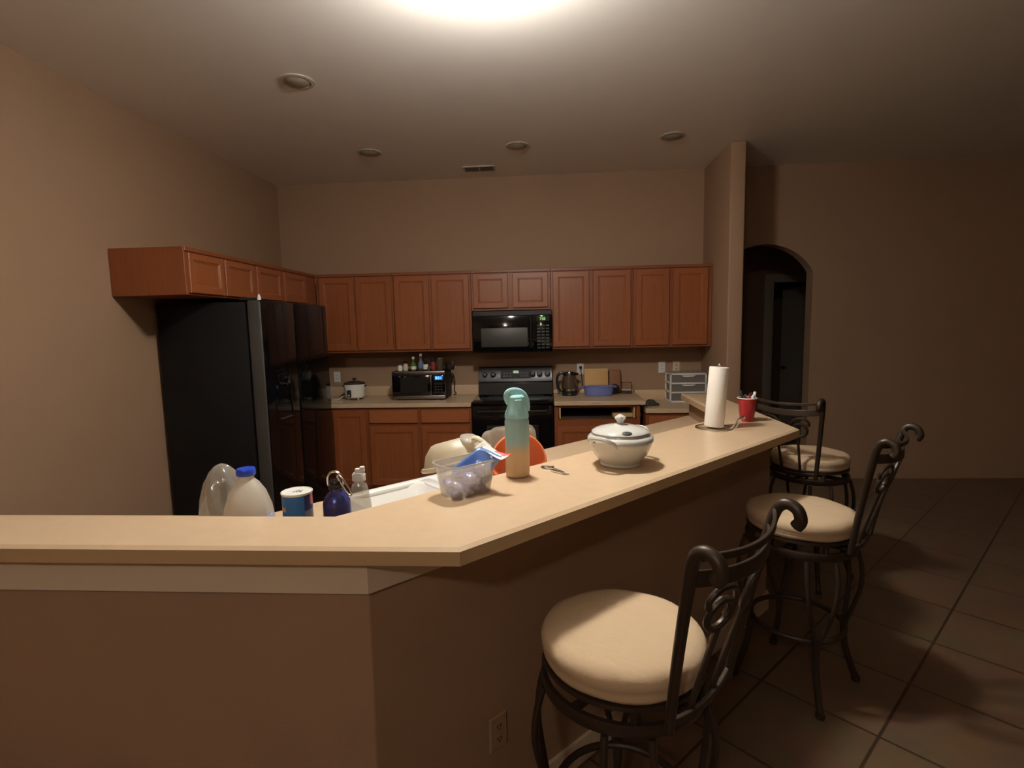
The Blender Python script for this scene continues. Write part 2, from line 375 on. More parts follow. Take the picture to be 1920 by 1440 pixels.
def sink():
    t = thing('kitchen_sink', 'white double bowl drop-in sink behind the bar', 'sink', (*to((T0+T1)/2, (O0+O1)/2), .914), R(45))
    w, d = (T1-T0)+.05, (O1-O0)+.03
    b = B()
    # rim frame with two bowls
    bowls = [(-.215, .36), (.2, .40)]
    # rim plates: outer border and divider
    def ringz(cx, bw, bd):
        rs = [rrect(bw+.0, bd, .07, .016, cx=cx), rrect(bw-.02, bd-.02, .065, .008, cx=cx), rrect(bw-.04, bd-.04, .06, -.11, cx=cx), rrect(bw-.10, bd-.10, .04, -.125, cx=cx)]
        loft(b, rs, cap0=False, cap1=True)
        rs2 = [rrect(bw, bd, .07, .016, cx=cx), rrect(bw, bd, .07, .0, cx=cx), rrect(bw-.02, bd-.0, .06, -.11, cx=cx), rrect(bw-.08, bd-.08, .04, -.135, cx=cx)]
        loft(b, rs2, cap0=False, cap1=True)
    bd = d-.07
    for cx, bw in bowls: ringz(cx, bw, bd)
    # rim top: outer rounded rectangle bridged to the bowls with quads per side
    zt = .016
    def plate(x0, x1, y0, y1): box(b, x0, x1, y0, y1, .001, zt+.001, .004, 2)
    plate(-w/2, w/2, bd/2-.012, d/2); plate(-w/2, w/2, -d/2, -bd/2+.012)
    plate(-w/2, -.385, -d/2, d/2); plate(.39, w/2, -d/2, d/2); plate(-.045, .01, -bd/2, bd/2)
    for cx, bw in bowls:
        for sx in (-1, 1):
            for sy in (-1, 1):
                c = [(cx+sx*bw/2, sy*bd/2)]
                for k in range(6):
                    a = R(90*k/5); c.append((cx+sx*(bw/2-.07+.07*math.cos(a)), sy*(bd/2-.07+.07*math.sin(a))))
                prism(b, c, .002, zt)
    obj('basin', b, M['enamel'], t, smooth=50)
    for cx, bw in bowls:
        b = B(); lathe(b, [(.04, 0), (.04, .003), (.03, .004), (.012, .001)], 24); obj('drain', b, M['steel'], t, loc=(cx, 0, -.124))
sink()

# back counters
b = B()
NSP = 2
def edge_counter(name, poly, z0, z1, splash, label):
    n = len(poly); bmx = B(); prism(bmx, poly, z0, z1)
    for f in bmx.faces: f.material_index = 0
    o = obj(name, bmx, M['laminate'], smooth=20, bevel=.004)
    if splash:
        s = B()
        for r in splash: box(s, *r, .003)
        global NSP; NSP += 1; struct('trim_%d' % NSP, s, M['laminate'])
    return tag(o, label, 'countertop')
edge_counter('back_counter', [(XL+.002, -.635), (-.386, -.635), (-.386, -.003), (XL+.002, -.003)], .875, .914,
             [(XL+.004, -.386, -.021, -.003, .9145, 1.014)], 'tan laminate counter along the back wall left of the range')
edge_counter('back_counter', [(.386, -.635), (1.215, -.635), (1.215, -.003), (.386, -.003)], .875, .914,
             [(.386, 1.2, -.021, -.003, .9145, .95)], 'tan laminate counter right of the range, under kettle and blue basin')
edge_counter('low_counter', [(1.217, -.635), (XR-.002, -.635), (XR-.002, -.003), (1.217, -.003)], .797, .837,
             [(1.217, XR-.003, -.021, -.003, .8375, .937)], 'lower tan laminate counter step under the plastic drawers')

# ------------------------------------------------------------------ cabinets
RINGS = [(0, .02), (0, .004), (.004, 0), (.05, 0), (.056, .005), (.061, .005), (.066, .009), (.08, .009)]
def door(parent, x, z, w, h, y, name='door', m='wood', rings=RINGS):
    b = B(); rect_rings(b, w, h, rings); return obj(name, b, M[m], parent, loc=(x, y-.02, z), smooth=25)
DRW = [(0, .02), (0, .005), (.005, 0), (.012, 0)]
def upper(name, label, x0, x1, z0, z1, depth, doors, loc=None, rz=0, yf=None, zpad=.022, group=None):
    """wall cabinet in local coordinates: back at y=0, front at y=-depth"""
    t = thing(name, label, 'cabinet', loc or (x0, -.002, 0), rz, group)
    w = x1-x0; b = B(); box(b, 0, w, -depth, 0, z0, z1, .002, 1)
    box(b, 0, w, -depth-.012, -depth-.0004, z1-.028, z1+.0, .003, 1)
    obj('body', b, M['wood_side'], t, smooth=25)
    for a, c in doors: door(t, a-x0, z0+zpad, c-a, z1-.035-(z0+zpad), -depth-.001)
    return t
G = 'cherry wood wall cabinets'
ZC0, ZC1 = 1.383, 2.152
upper('wall_cabinet', 'tall double-door wooden wall cabinet nearest the fridge, above the rice cooker', -1.928, -1.162, ZC0, ZC1, .33, [(-1.896, -1.548), (-1.532, -1.176)])
upper('wall_cabinet', 'double-door wooden wall cabinet above the small countertop microwave', -1.16, -.397, ZC0, ZC1, .33, [(-1.149, -.807), (-.781, -.416)])
upper('wall_cabinet', 'short two-door wooden wall cabinet directly above the black built-in microwave', -.395, .365, 1.766, ZC1, .33, [(-.375, -.04), (.007, .344)])
upper('wall_cabinet', 'double-door wooden wall cabinet right of the built-in microwave, above the kettle', .367, 1.146, ZC0, ZC1, .33, [(.39, .733), (.769, 1.124)])
upper('wall_cabinet', 'double-door wooden wall cabinet beside the wall pillar, farthest right', 1.148, XR-.003, ZC0, ZC1, .33, [(1.169, 1.481), (1.516, 1.835)])
# over the fridge: local x runs along +y, front faces +x
fx = -1.93
def over_fridge(y0, y1, doors, label):
    d = fx-XL; t = thing('wall_cabinet', label, 'cabinet', (XL+.002, y0, 0), R(90))
    w = y1-y0; b = B(); box(b, 0, w, -d, 0, 1.852, ZC1, .002, 1); box(b, 0, w, -d-.012, -d-.0004, ZC1-.028, ZC1, .003, 1)
    obj('body', b, M['wood_side'], t, smooth=25)
    for a, c in doors: door(t, a-y0, 1.865, c-a, ZC1-.035-1.865, -d-.001, rings=[(0, .02), (0, .004), (.004, 0), (.042, 0), (.047, .005), (.051, .005), (.056, .009), (.07, .009)])
over_fridge(-2.24, -1.452, [(-2.22, -1.86), (-1.84, -1.47)], 'short wooden cabinet over the near side of the black fridge')
over_fridge(-1.45, -.344, [(-1.43, -1.044), (-.998, -.59)], 'short two-door wooden cabinet over the fridge, reaching into the room corner')

def base(name, label, x0, x1, ztop, drawers, doors, slot=None):
    t = thing(name, label, 'cabinet', (x0, 0, 0)); w = x1-x0; yf = -.61
    b = B(); toe = .1
    if slot:
        s0, s1, q0, q1 = slot
        box(b, 0, w, yf, -.03, toe, q0); box(b, 0, w, yf, -.03, q1, ztop); box(b, 0, s0-x0, yf, -.03, q0, q1); box(b, s1-x0, w, yf, -.03, q0, q1)
        box(b, s0-x0, s1-x0, -.06, -.03, q0, q1)
    else: box(b, 0, w, yf, -.03, toe, ztop)
    box(b, .0, w, yf+.07, -.03, 0, toe)
    obj('body', b, M['wood_side'], t, smooth=25)
    for a, c, z0, z1 in drawers: door(t, a-x0, z0, c-a, z1-z0, yf-.001, 'drawer', 'wood_h', DRW)
    for a, c, z0, z1 in doors: door(t, a-x0, z0, c-a, z1-z0, yf-.001)
    return t
base('base_cabinet', 'narrow single-door wooden base cabinet beside the black fridge', -1.96, -1.38, .874, [], [(-1.71, -1.395, .125, .845)])
base('base_cabinet', 'wide wooden base cabinet with two drawers, left of the black range', -1.378, -.387, .874,
     [(-1.36, -.897, .726, .845), (-.862, -.4, .726, .845)], [(-1.36, -.897, .125, .69), (-.862, -.4, .125, .69)])
c3 = base('base_cabinet', 'wooden base cabinet right of the range with its drawer missing', .387, 1.17, .874, [], [(.41, .765, .125, .68), (.785, 1.145, .125, .68)], slot=(.425, 1.135, .742, .855))
for q in (.045, .725):
    b = B(); box(b, q, q+.015, -.60, -.1, .75, .85, .002); obj('drawer_slide', b, M['raw_wood'], c3)
b = B(); box(b, .06, .725, -.58, -.08, .7425, .752); obj('shelf', b, M['dark_hollow'], c3)
b = B(); box(b, 0, .26, -.07, .07, 0, .035, .002); tag(obj('wood_block', b, M['raw_wood'], loc=(.93, -.48, .7522)), 'pale wooden piece lying inside the empty drawer opening', 'wood piece')
base('base_cabinet', 'low wooden base cabinet under the lower counter by the pillar', 1.22, XR-.004, .796, [(1.25, 1.84, .60, .765)], [(1.25, 1.54, .125, .57), (1.56, 1.84, .125, .57)])

# ------------------------------------------------------------------ fridge
def fridge():
    y0, y1, xf, zt = -1.907, -.80, -1.64, 1.83
    t = thing('refrigerator', 'black side by side refrigerator with ice dispenser against left wall', 'refrigerator', (XL+.03, (y0+y1)/2, 0), R(90))
    # local: x along +y, front -y -> world +x
    w = y1-y0; D = xf-(XL+.03); h = w/2; dt = .10
    b = B(); box(b, -h, h, -D+dt+.012, 0, .02, zt-.012, .006, 2); box(b, -h+.05, h-.05, -D+dt, -.05, 0, .02); obj('body', b, M['fridge_side'], t)
    seam = -h+.50
    def dr(x0, x1):
        b = B(); box(b, x0, x1, -D, -D+dt, .05, zt, .014, 3)
        b.normal_update()
        for f in b.faces: f.material_index = 1 if f.normal.x < -.7 and x0 < seam-.1 else 0
        return obj('door', b, [M['fridge_door'], M['fridge_edge']], t)
    d1 = dr(-h, seam-.006); d2 = dr(seam+.006, h)
    # dispenser on the near (freezer) door
    b = B(); cx = (-h+seam)/2
    rect = [(0, .0), (0, -.003), (.008, -.005), (.012, -.005), (.016, .004), (.03, .01)]
    rs = [[(cx-.125+i, -D+y, .93+i), (cx+.125-i, -D+y, .93+i), (cx+.125-i, -D+y, 1.33-i), (cx-.125+i, -D+y, 1.33-i)] for i, y in rect]
    loft(b, rs, cap0=False); disp = obj('dispenser', b, M['black_gloss'], d1)
    b = B(); box(b, cx-.085, cx+.085, -D-.012, -D+.009, 1.215, 1.30, .004); obj('control_panel', b, M['black_gloss'], disp)
    b = B(); box(b, cx-.08, cx+.08, -D-.02, -D+.008, .962, .975, .003); obj('drip_tray', b, M['steel'], disp)
    b = B(); box(b, -h+.02, -h+.075, -D+.03, -D+.16, zt, zt+.018, .004); obj('hinge_cap', b, M['black'], t)
    b = B(); lathe(b, [(.014, 0), (.012, .015), (.004, .04)], 12); obj('hinge_pin_cover', b, M['white_pl'], t, loc=(-h+.03, -D+.02, zt+.0005))
fridge()

# ------------------------------------------------------------------ range
def stove():
    t = thing('range', 'black electric range with smooth cooktop between the back counters', 'stove', (0, 0, 0)); w = .378
    b = B(); box(b, -w, w, -.60, -.03, .1, .895); box(b, -w+.02, w-.02, -.56, -.05, 0, .1); obj('body', b, M['black'], t)
    b = B(); box(b, -w, w, -.665, -.06, .896, .918, .006, 2); obj('cooktop', b, M['black_gloss'], t)
    for (x, y, r) in ((-.19, -.48, .105), (.19, -.48, .08), (-.19, -.22, .075), (.19, -.22, .1)):
        b = B(); lathe(b, [(r, 0), (r, .0006), (r-.004, .0006), (r-.004, 0)], 40, cap0=False, cap1=False); obj('burner_ring', b, M['mid_grey'], t, loc=(x, y, .9182))
    # back guard with a sloping face
    b = B(); prof = [(-.125, .918), (-.115, 1.04), (-.10, 1.05), (-.075, 1.185), (-.06, 1.2), (-.008, 1.2), (-.008, .918)]
    loft(b, [[(x, y, z) for y, z in prof] for x in (-w, w)])
    g = obj('backguard', b, M['black'], t, bevel=.004)
    sl = math.atan2(.025, .135)
    def onface(z): return -.10+(z-1.05)*(.025/.135)
    for x in (-.313, -.228, .178, .249, .328):
        z = 1.122; k = obj('knob', (lambda bb: (lathe(bb, [(.027, 0), (.026, .012), (.019, .016), (.017, .03), (.0001, .031)], 24), box(bb, -.004, .004, -.017, .017, .028, .036, .001), bb)[2])(B()), M['black'], g,
                          loc=(x, onface(z)-.001, z), rot=(R(90)-sl, 0, 0))
        b = B(); lathe(b, [(.034, 0), (.034, .001), (.03, .001), (.03, 0)], 28, cap0=False, cap1=False); obj('dial_ring', b, M['mid_grey'], g, loc=(x, onface(z)-.0006, z), rot=(R(90)-sl, 0, 0))
    p = bpy.data.objects.new('control_panel', None); p.location = (.005, onface(1.13)-.0012, 1.13); p.rotation_euler = (-sl, 0, 0)
    b = B(); box(b, -.155, .155, -.002, .0, -.05, .042, .001, 1); p = obj('control_panel', b, M['panel_black'], g, loc=(.005, onface(1.13)-.0005, 1.13), rot=(-sl, 0, 0))
    b = B()
    for r_ in range(2):
        for c in (-.12, -.09, -.055, .055, .085, .115): box(b, c-.009, c+.009, -.003, -.0022, -.03+r_*.028, -.018+r_*.028)
    box(b, -.006, .006, -.003, -.0022, -.046, -.037)
    obj('panel_markings', b, M['mid_grey'], p)
    b = B(); box(b, -.03, .032, -.0028, -.0021, .004, .032); obj('display_window', b, M['oven_glass'], p)
    b = B(); digits(b, '8:01', -.02, .009, -.0038, .018); obj('clock_digits', b, M['led_green'], p)
    # oven door
    b = B(); box(b, -w+.004, w-.004, -.645, -.601, .27, .885, .008, 2); d = obj('oven_door', b, M['black_gloss'], t)
    b = B(); box(b, -.24, .24, -.6475, -.644, .40, .70, .002); obj('window', b, M['oven_glass'], d)
    b = B(); tube(b, [(-.32, -.645, .835), (-.32, -.685, .835), (.32, -.685, .835), (.32, -.645, .835)], .011, 10); obj('handle', b, M['black'], d)
    b = B(); box(b, -w+.004, w-.004, -.64, -.601, .105, .262, .006, 2); obj('drawer', b, M['black_gloss'], t)
stove()

def built_in_microwave():
    t = thing('microwave', 'black built-in microwave hanging over the range', 'microwave', (0, -.002, 1.362)); w, h, d = .379, .398, .385
    b = B(); box(b, -w, w, -d, 0, 0, h, .004, 1); obj('body', b, M['black'], t)
    dx = .2
    b = B(); box(b, -w, dx, -d-.022, -d-.001, .006, h-.05, .005, 2); dd = obj('door', b, M['black_gloss'], t)
    b = B(); box(b, -.30, .145, -d-.0245, -d-.0215, .055, .235, .002); obj('window', b, mat('grey_mesh_window', srgb(62, 60, 56), .45), dd, label='grey mesh viewing window')
    b = B(); tube(b, spline([(.178, -d-.02, .05), (.178, -d-.05, .07), (.178, -d-.052, .2), (.178, -d-.05, .30), (.178, -d-.02, .32)], 5), .009, 8); obj('handle', b, M['black'], dd)
    b = B(); box(b, -w, w, -d-.022, -d-.001, h-.048, h-.001, .004, 1)
    for k in range(40): box(b, -w+.03+k*.0178, -w+.04+k*.0178, -d-.0235, -d-.0215, h-.038, h-.012)
    obj('vent_grille', b, M['black'], t)
    b = B(); box(b, dx+.003, w, -d-.022, -d-.001, .006, h-.05, .005, 2); p = obj('control_panel', b, M['black_gloss'], t)
    b = B()
    for r_ in range(8):
        for c in range(3): box(b, dx+.035+c*.042, dx+.066+c*.042, -d-.023, -d-.0215, .035+r_*.03, .05+r_*.03)
    obj('keypad', b, M['dark_grey'], p)
    b = B(); box(b, dx+.03, w-.025, -d-.0235, -d-.0216, h-.105, h-.06); obj('display_window', b, M['oven_glass'], p)
    b = B(); digits(b, '7:58', dx+.058, h-.096, -d-.0246, .026); obj('clock_digits', b, M['led_green'], p)
built_in_microwave()

def counter_microwave():
    x0, x1, yf, yb, h = -1.185, -.665, -.42, -.06, .282
    t = thing('microwave', 'small steel and black countertop microwave with lit blue clock, on the back counter', 'microwave', ((x0+x1)/2, yf, .914)); w = (x1-x0)/2; d = yb-yf
    b = B(); box(b, -w, w, .03, d, .012, h, .006, 2)
    for sx in (-1, 1):
        for y in (.06, d-.05): lathe(b, [(.018, 0), (.018, .013)], 12, (sx*(w-.05), y, 0))
    obj('body', b, M['fridge_side'], t)
    b = B(); box(b, -w, w, 0, .03, .012, .045, .003); box(b, -w, w, 0, .03, h-.035, h, .003); obj('steel_band', b, M['steel'], t)
    px = w-.125
    b = B(); box(b, -w, px, -.002, .029, .046, h-.036, .003); dd = obj('door', b, M['black_gloss'], t)
    b = B(); box(b, -w+.08, px-.045, -.0035, -.0015, .075, h-.062, .001, 1); obj('window', b, M['oven_glass'], dd)
    b = B(); box(b, px-.012, px-.003, -.022, -.003, .05, h-.04, .003); obj('handle', b, M['steel'], dd)
    b = B(); box(b, px+.002, w, -.002, .029, .046, h-.036, .003); p = obj('control_panel', b, M['black_gloss'], t)
    b = B(); box(b, px+.028, w-.022, -.003, -.0018, h-.085, h-.048); obj('display_window', b, M['led_glow'], p)
    b = B(); digits(b, '8:01', px+.036, h-.079, -.0042, .025); obj('clock_digits', b, M['led_blue'], p)
    b = B()
    for r_ in range(4):
        for c in range(3): box(b, px+.025+c*.028, px+.044+c*.028, -.003, -.0018, .07+r_*.027, .083+r_*.027)
    obj('keypad', b, M['dark_grey'], p)
    b = B(); tube(b, spline([(w, d-.05, .2), (w+.02, d-.04, .23), (w+.045, d-.06, .15), (w+.035, d-.05, .06), (w+.05, d-.03, .02), (w+.02, d-.02, .008)], 6), .005, 6); obj('power_cord', b, M['black'], t)
    b = B(); ball(b, (-w-.012, d*.5, .1), .1, 14, 8, (.12, 1, 1)); 
    b.free()
    return (x0+x1)/2, yf, .914+h
MWX, MWY, MWZ = counter_microwave()

# bottles standing on the countertop microwave
def bottle(name, label, cat, x, y, parts):
    """parts: list of (part name, material, profile) stacked in one frame; first is the body"""
    t = thing(name, label, cat, (x, y, MWZ+.0005))
    for nm, m, prof in parts:
        b = B(); lathe(b, prof, 20); obj(nm, b, m, t)
    return t
bz = MWY+.11
def bprof(r, h, rn, hn): return [(r*.95, 0), (r, .004), (r, h*.72), (rn, h*.93), (rn, hn)]
def cap(r, z, h): return [(r, z), (r, z+h*.9), (r*.9, z+h)]
def lab(r, z0, z1): return [(r+.0006, z0), (r+.0006, z1)]
bottle('spice_jar', 'short white jar at the left end of the microwave top', 'jar', -1.13, bz, [('body', M['label'], bprof(.026, .05, .024, .052)), ('lid', M['steel'], cap(.026, .053, .014))])
bottle('spice_bottle', 'cream labelled bottle with tall black cap, second from left on the microwave', 'bottle', -1.073, bz, [('body', M['almond'], bprof(.024, .066, .02, .07)), ('cap', M['black'], cap(.022, .071, .026))])
bottle('sauce_bottle', 'green bottle with white cap among the bottles on the microwave', 'bottle', -1.0, bz+.02, [('body', M['green_pl'], bprof(.026, .09, .011, .112)), ('label', M['label'], lab(.026, .012, .042)), ('cap', M['white_pl'], cap(.014, .113, .022))])
bottle('water_bottle', 'tallest bottle on the microwave, clear blue with pinkish white cap', 'bottle', -.93, bz+.04, [('body', M['glass'], bprof(.028, .115, .012, .142)), ('label', mat('pale_blue_label', srgb(100, 130, 160), .4), lab(.028, .03, .075)), ('cap', mat('pink_white_cap', srgb(226, 196, 184), .5), cap(.015, .143, .02))])
bottle('sauce_bottle', 'brown bottle with white paper label and dark cap on the microwave', 'bottle', -.873, bz, [('body', M['brown_liquid'], bprof(.025, .08, .011, .1)), ('label', M['label'], lab(.025, .012, .06)), ('cap', M['black'], cap(.013, .101, .018))])
bottle('spice_jar', 'tiny clear jar in front of the red bottle on the microwave', 'jar', -.835, bz-.035, [('body', M['glass'], bprof(.012, .022, .01, .024)), ('lid', M['steel'], cap(.012, .025, .008))])
bottle('spice_bottle', 'red labelled bottle with black cap on the microwave', 'bottle', -.80, bz+.02, [('body', M['spice_red'], bprof(.026, .076, .024, .082)), ('cap', M['black'], cap(.025, .083, .034))])
bottle('glass_jar', 'wide glass jar with flat silver lid on the microwave', 'jar', -.735, bz+.02, [('body', M['smoke'], bprof(.042, .1, .041, .112)), ('lid', M['chrome'], cap(.044, .113, .01))])
t = thing('saucepan', 'small dark pan with shiny handle at the right end of the microwave top', 'pan', (-.64+.0, bz+.04, MWZ+.0005))
b = B(); shell(b, [(.04, 0), (.047, .006), (.05, .05)], .003, 28); obj('pot', b, M['black'], t)
b = B(); tube(b, [(.035, -.035, .045), (.042, -.06, .062), (.045, -.085, .082)], [.006, .006, .008], 8); obj('handle', b, M['chrome'], t)

# ------------------------------------------------------------------ things on the back counters
def rice_cooker(x, y, z):
    t = thing('rice_cooker', 'small white rice cooker with dark lid on the left counter', 'rice cooker', (x, y, z))
    b = B(); lathe(b, [(.085, .02), (.096, .03), (.103, .09), (.106, .15), (.104, .156)], 36); obj('body', b, M['white_pl'], t)
    b = B(); shell(b, [(.09, .1565), (.108, .16), (.108, .164)], .004, 36); obj('rim', b, M['steel'], t)
    b = B(); lathe(b, [(.104, .1645), (.1, .172), (.05, .186), (.0001, .19)], 36); ld = obj('lid', b, M['smoke'], t)
    b = B(); lathe(b, [(.012, .188), (.012, .2), (.022, .204), (.02, .216), (.0001, .218)], 20); obj('lid_knob', b, M['black'], ld)
    for sx in (-1, 1):
        b = B(); box(b, sx*.105-.014*(sx < 0)-.0, sx*.105+.014*(sx > 0), -.02, .02, .13, .145, .003); obj('side_handle', b, M['black'], t)
    b = B(); box(b, -.022, .022, -.109, -.098, .035, .105, .004); p = obj('control_panel', b, M['dark_grey'], t, rot=(0, 0, R(-12)))
    b = B(); box(b, -.008, .008, -.116, -.108, .045, .06, .002); obj('switch', b, M['white_pl'], p)
    for k in range(4):
        a = R(45+90*k); b = B(); lathe(b, [(.008, 0), (.01, .022)], 10); obj('foot', b, M['almond'], t, loc=(.07*math.cos(a), .07*math.sin(a), 0))
    b = B(); tube(b, spline([(-.09, .02, .04), (-.13, .0, .03), (-.16, -.02, .006), (-.2, -.06, .005), (-.24, -.03, .005)], 6), .005, 6); obj('power_cord', b, M['white_pl'], t)
rice_cooker(-1.605, -.30, .9145)
b = B(); tube(b, [(0, 0, .009), (.1, -.01, .008), (.15, -.018, .008)], [.008, .007, .009], 8)
tag(obj('ladle_handle', b, M['almond'], loc=(-1.80, -.53, .9145)), 'cream stick-like utensil lying in front of the rice cooker', 'utensil')

def kettle(x, y, z):
    t = thing('electric_kettle', 'glass electric kettle with black handle beside the range', 'kettle', (x, y, z))
    b = B(); lathe(b, [(.078, 0), (.08, .012), (.076, .02)], 32); lathe(b, [(.074, .0205), (.078, .03), (.078, .06)], 32); obj('base', b, M['black'], t)
    b = B(); shell(b, [(.077, .0605), (.08, .09), (.074, .15), (.06, .20)], .003, 36); obj('glass_body', b, M['smoke'], t)
    b = B(); lathe(b, [(.0775, .05), (.0785, .05), (.0785, .066), (.0775, .066)], 36, cap0=False, cap1=False); obj('steel_band', b, M['chrome'], t)
    b = B(); lathe(b, [(.063, .2005), (.066, .207), (.062, .225), (.03, .235), (.0001, .237)], 32); obj('lid', b, M['black'], t)
    b = B(); box(b, -.012, .012, -.066, -.05, .195, .235, .003); obj('lid_latch', b, M['chrome'], t)
    b = B(); tube(b, spline([(-.05, 0, .222), (-.085, 0, .222), (-.118, 0, .19), (-.122, 0, .13), (-.112, 0, .075), (-.09, 0, .045), (-.07, 0, .04)], 6), [.014]*37, 10, flat=.8); obj('handle', b, M['black'], t)
    b = B(); loft(b, [[(.055, -.022, .195), (.055, .022, .195), (.055, .018, .225), (.055, -.018, .225)], [(.092, -.006, .205), (.092, .006, .205), (.09, .006, .222), (.09, -.006, .222)]]); obj('spout', b, M['black'], t)
kettle(.545, -.17, .9145)
# plug of the kettle in the outlet with cord
def outlet(loc, label, rz=0, m='white_pl', kind='duplex', s=1):
    t = thing('wall_outlet', label, 'outlet', loc, rz)
    b = B(); rect_rings(b, .07, .115, [(0, .0), (0, -.003), (.004, -.006), (.01, -.006)]); p = obj('cover_plate', b, M[m], t, loc=(-.035, 0, -.0575))
    if kind == 'duplex':
        for z in (-.021, .021):
            b = B(); lathe(b, [(.0165, 0), (.0165, .0015)], 20); bmesh.ops.rotate(b, verts=b.verts[:], cent=(0, 0, 0), matrix=Matrix.Rotation(R(90), 3, 'X'))
            r_ = obj('socket', b, M[m], t, loc=(0, -.006, z))
            b = B(); box(b, -.0075, -.0045, -.0025, -.0014, -.003, .007); box(b, .0045, .0075, -.0025, -.0014, -.003, .006); lathe(b, [(.0028, 0), (.0028, .001)], 10, (0, -.0023, -.008))
            obj('slots', b, M['black'], r_)
    elif kind == 'decora':
        b = B(); box(b, -.0165, .0165, -.0078, -.0055, -.033, .033, .001, 1); r_ = obj('socket', b, M[m], t)
        b = B()
        for z in (-.02, .014): box(b, -.0075, -.0045, -.0086, -.0074, z, z+.009); box(b, .0045, .0075, -.0086, -.0074, z, z+.009)
        obj('slots', b, M['dark_grey'], r_)
    else:
        for z in (-.02, .02):
            b = B(); lathe(b, [(.006, 0), (.006, .004), (.003, .005)], 12); bmesh.ops.rotate(b, verts=b.verts[:], cent=(0, 0, 0), matrix=Matrix.Rotation(R(90), 3, 'X'))
            obj('jack', b, M['dark_grey'], t, loc=(0, -.006, z))
    return t
outlet((-1.9, -.001, 1.115), 'white wall outlet above the rice cooker by the fridge', kind='decora')
outlet((.665, -.001, 1.16), 'white wall outlet with a black plug, behind the kettle')
outlet((1.49, -.001, 1.165), 'white wall outlet left of the almond jack plate, above the drawers', kind='decora')
outlet((1.634, -.001, 1.165), 'almond wall plate with two dark jacks above the plastic drawers', m='almond', kind='jack')
M['tan_pl'] = mat('tan_plate', srgb(168, 134, 104), .5)
outlet((.159, -3.9345, .332), 'tan wall outlet low on the angled bar wall near the front stool', R(45), m='tan_pl')
b = B(); box(b, -.013, .013, -.03, 0, -.012, .012, .004); tube(b, spline([(0, -.02, -.008), (.004, -.035, -.04), (.012, -.03, -.12), (.01, -.028, -.2), (-.04, -.03, -.256)], 6), .0035, 6)
tag(obj('power_cord', b, M['black'], loc=(.665, -.0105, 1.181)), 'black plug and cord hanging from the outlet behind the kettle', 'cord')

def basin(x, y, z):
    t = thing('basin', 'periwinkle blue oval plastic basin on the back counter', 'basin', (x, y, z))
    b = B(); shell(b, [(.125, 0), (.135, .006), (.148, .085), (.156, .088), (.156, .092)], .004, 44, sx=1, sy=.62); obj('tub', b, M['blue_tub'], t)
    for sx in (-1, 1):
        b = B(); tube(b, spline([(sx*.148, -.03, .085), (sx*.172, -.02, .083), (sx*.172, .02, .083), (sx*.148, .03, .085)], 5), .006, 8); obj('handle', b, M['blue_tub'], t)
basin(.83, -.22, .9145)
b = B(); box(b, -.12, .12, -.008, .008, 0, .255, .006, 2); tag(obj('cutting_board', b, M['board'], loc=(.822, -.09, .915), rot=(R(-10), 0, 0)), 'pale wooden cutting board leaning behind the blue basin', 'cutting board')
b = B(); box(b, -.06, .06, -.008, .008, 0, .235, .012, 3); tag(obj('cutting_board', b, M['board_dark'], loc=(1.01, -.075, .915), rot=(R(-9), 0, 0)), 'narrow brown wooden board leaning right of the pale cutting board', 'cutting board')
b = B(); lathe(b, [(.047, 0), (.05, .004), (.05, .012), (.044, .016)], 32); tag(obj('round_lid', b, M['black'], loc=(.995, -.145, .967), rot=(R(80), 0, 0)), 'small round black lid propped against the brown board', 'lid')
t = thing('napkin_holder', 'small thin wire holder with dark base right of the brown board', 'holder', (1.12, -.09, .9145))
b = B(); box(b, -.05, .05, -.03, .03, 0, .022, .003); obj('base', b, M['dark_grey'], t)
b = B()
for y in (-.026, .026): tube(b, [(-.052, y, .012), (-.052, y, .11), (.052, y, .11), (.052, y, .012)], .0025, 6)
obj('wire_frame', b, M['iron'], t)
t = thing('tape_dispenser', 'small dark tape dispenser on the low counter near its front edge', 'tape dispenser', (1.30, -.44, .8375), R(10))
b = B(); prof = [(-.075, 0), (.07, 0), (.075, .02), (.05, .03), (.02, .058), (-.015, .062), (-.04, .045), (-.05, .02), (-.075, .018)]
loft(b, [[(x, y, z) for x, z in prof] for y in (-.022, .022)]); obj('body', b, M['dark_grey'], t, bevel=.004)
b = B(); lathe(b, [(.028, -.012), (.028, .012)], 24); bmesh.ops.rotate(b, verts=b.verts[:], cent=(0, 0, 0), matrix=Matrix.Rotation(R(90), 3, 'X')); obj('tape_roll', b, M['smoke'], t, loc=(0, -.024, .036))

def drawer_tower():
    x0, x1, y0, y1, h = 1.515, 1.868, -.255, -.028, .285
    t = thing('drawer_unit', 'white three-drawer plastic storage unit on the low counter', 'drawers', (x0, y0, .8375)); w = x1-x0; d = y1-y0
    b = B(); f = .016
    for k in range(4): box(b, 0, w, 0, d, k*(h-f)/3, k*(h-f)/3+f, .003)
    for sx in (0, w-f):
        for y in (0, d-f): box(b, sx, sx+f, y, y+f, 0, h, .003)
    obj('frame', b, M['white_pl'], t)
    b = B(); box(b, -.0, w, .0, d, h+.0003, h+.006, .002); obj('top', b, M['frost_box'], t)
    for k in range(3):
        z = k*(h-f)/3+f+.001; hh = (h-f)/3-f-.004
        b = B(); box(b, f+.002, w-f-.002, .004, d-.02, z, z+hh); dd = obj('drawer', b, M['drawer_pl'], t)
        b = B(); loft(b, [[(w/2-.07, .003, z+hh), (w/2-.045, .003, z+hh-.018), (w/2+.045, .003, z+hh-.018), (w/2+.07, .003, z+hh)], [(w/2-.07, -.012, z+hh), (w/2-.045, -.012, z+hh-.014), (w/2+.045, -.012, z+hh-.014), (w/2+.07, -.012, z+hh)]]); obj('handle', b, M['white_pl'], dd)
    return t
drawer_tower()

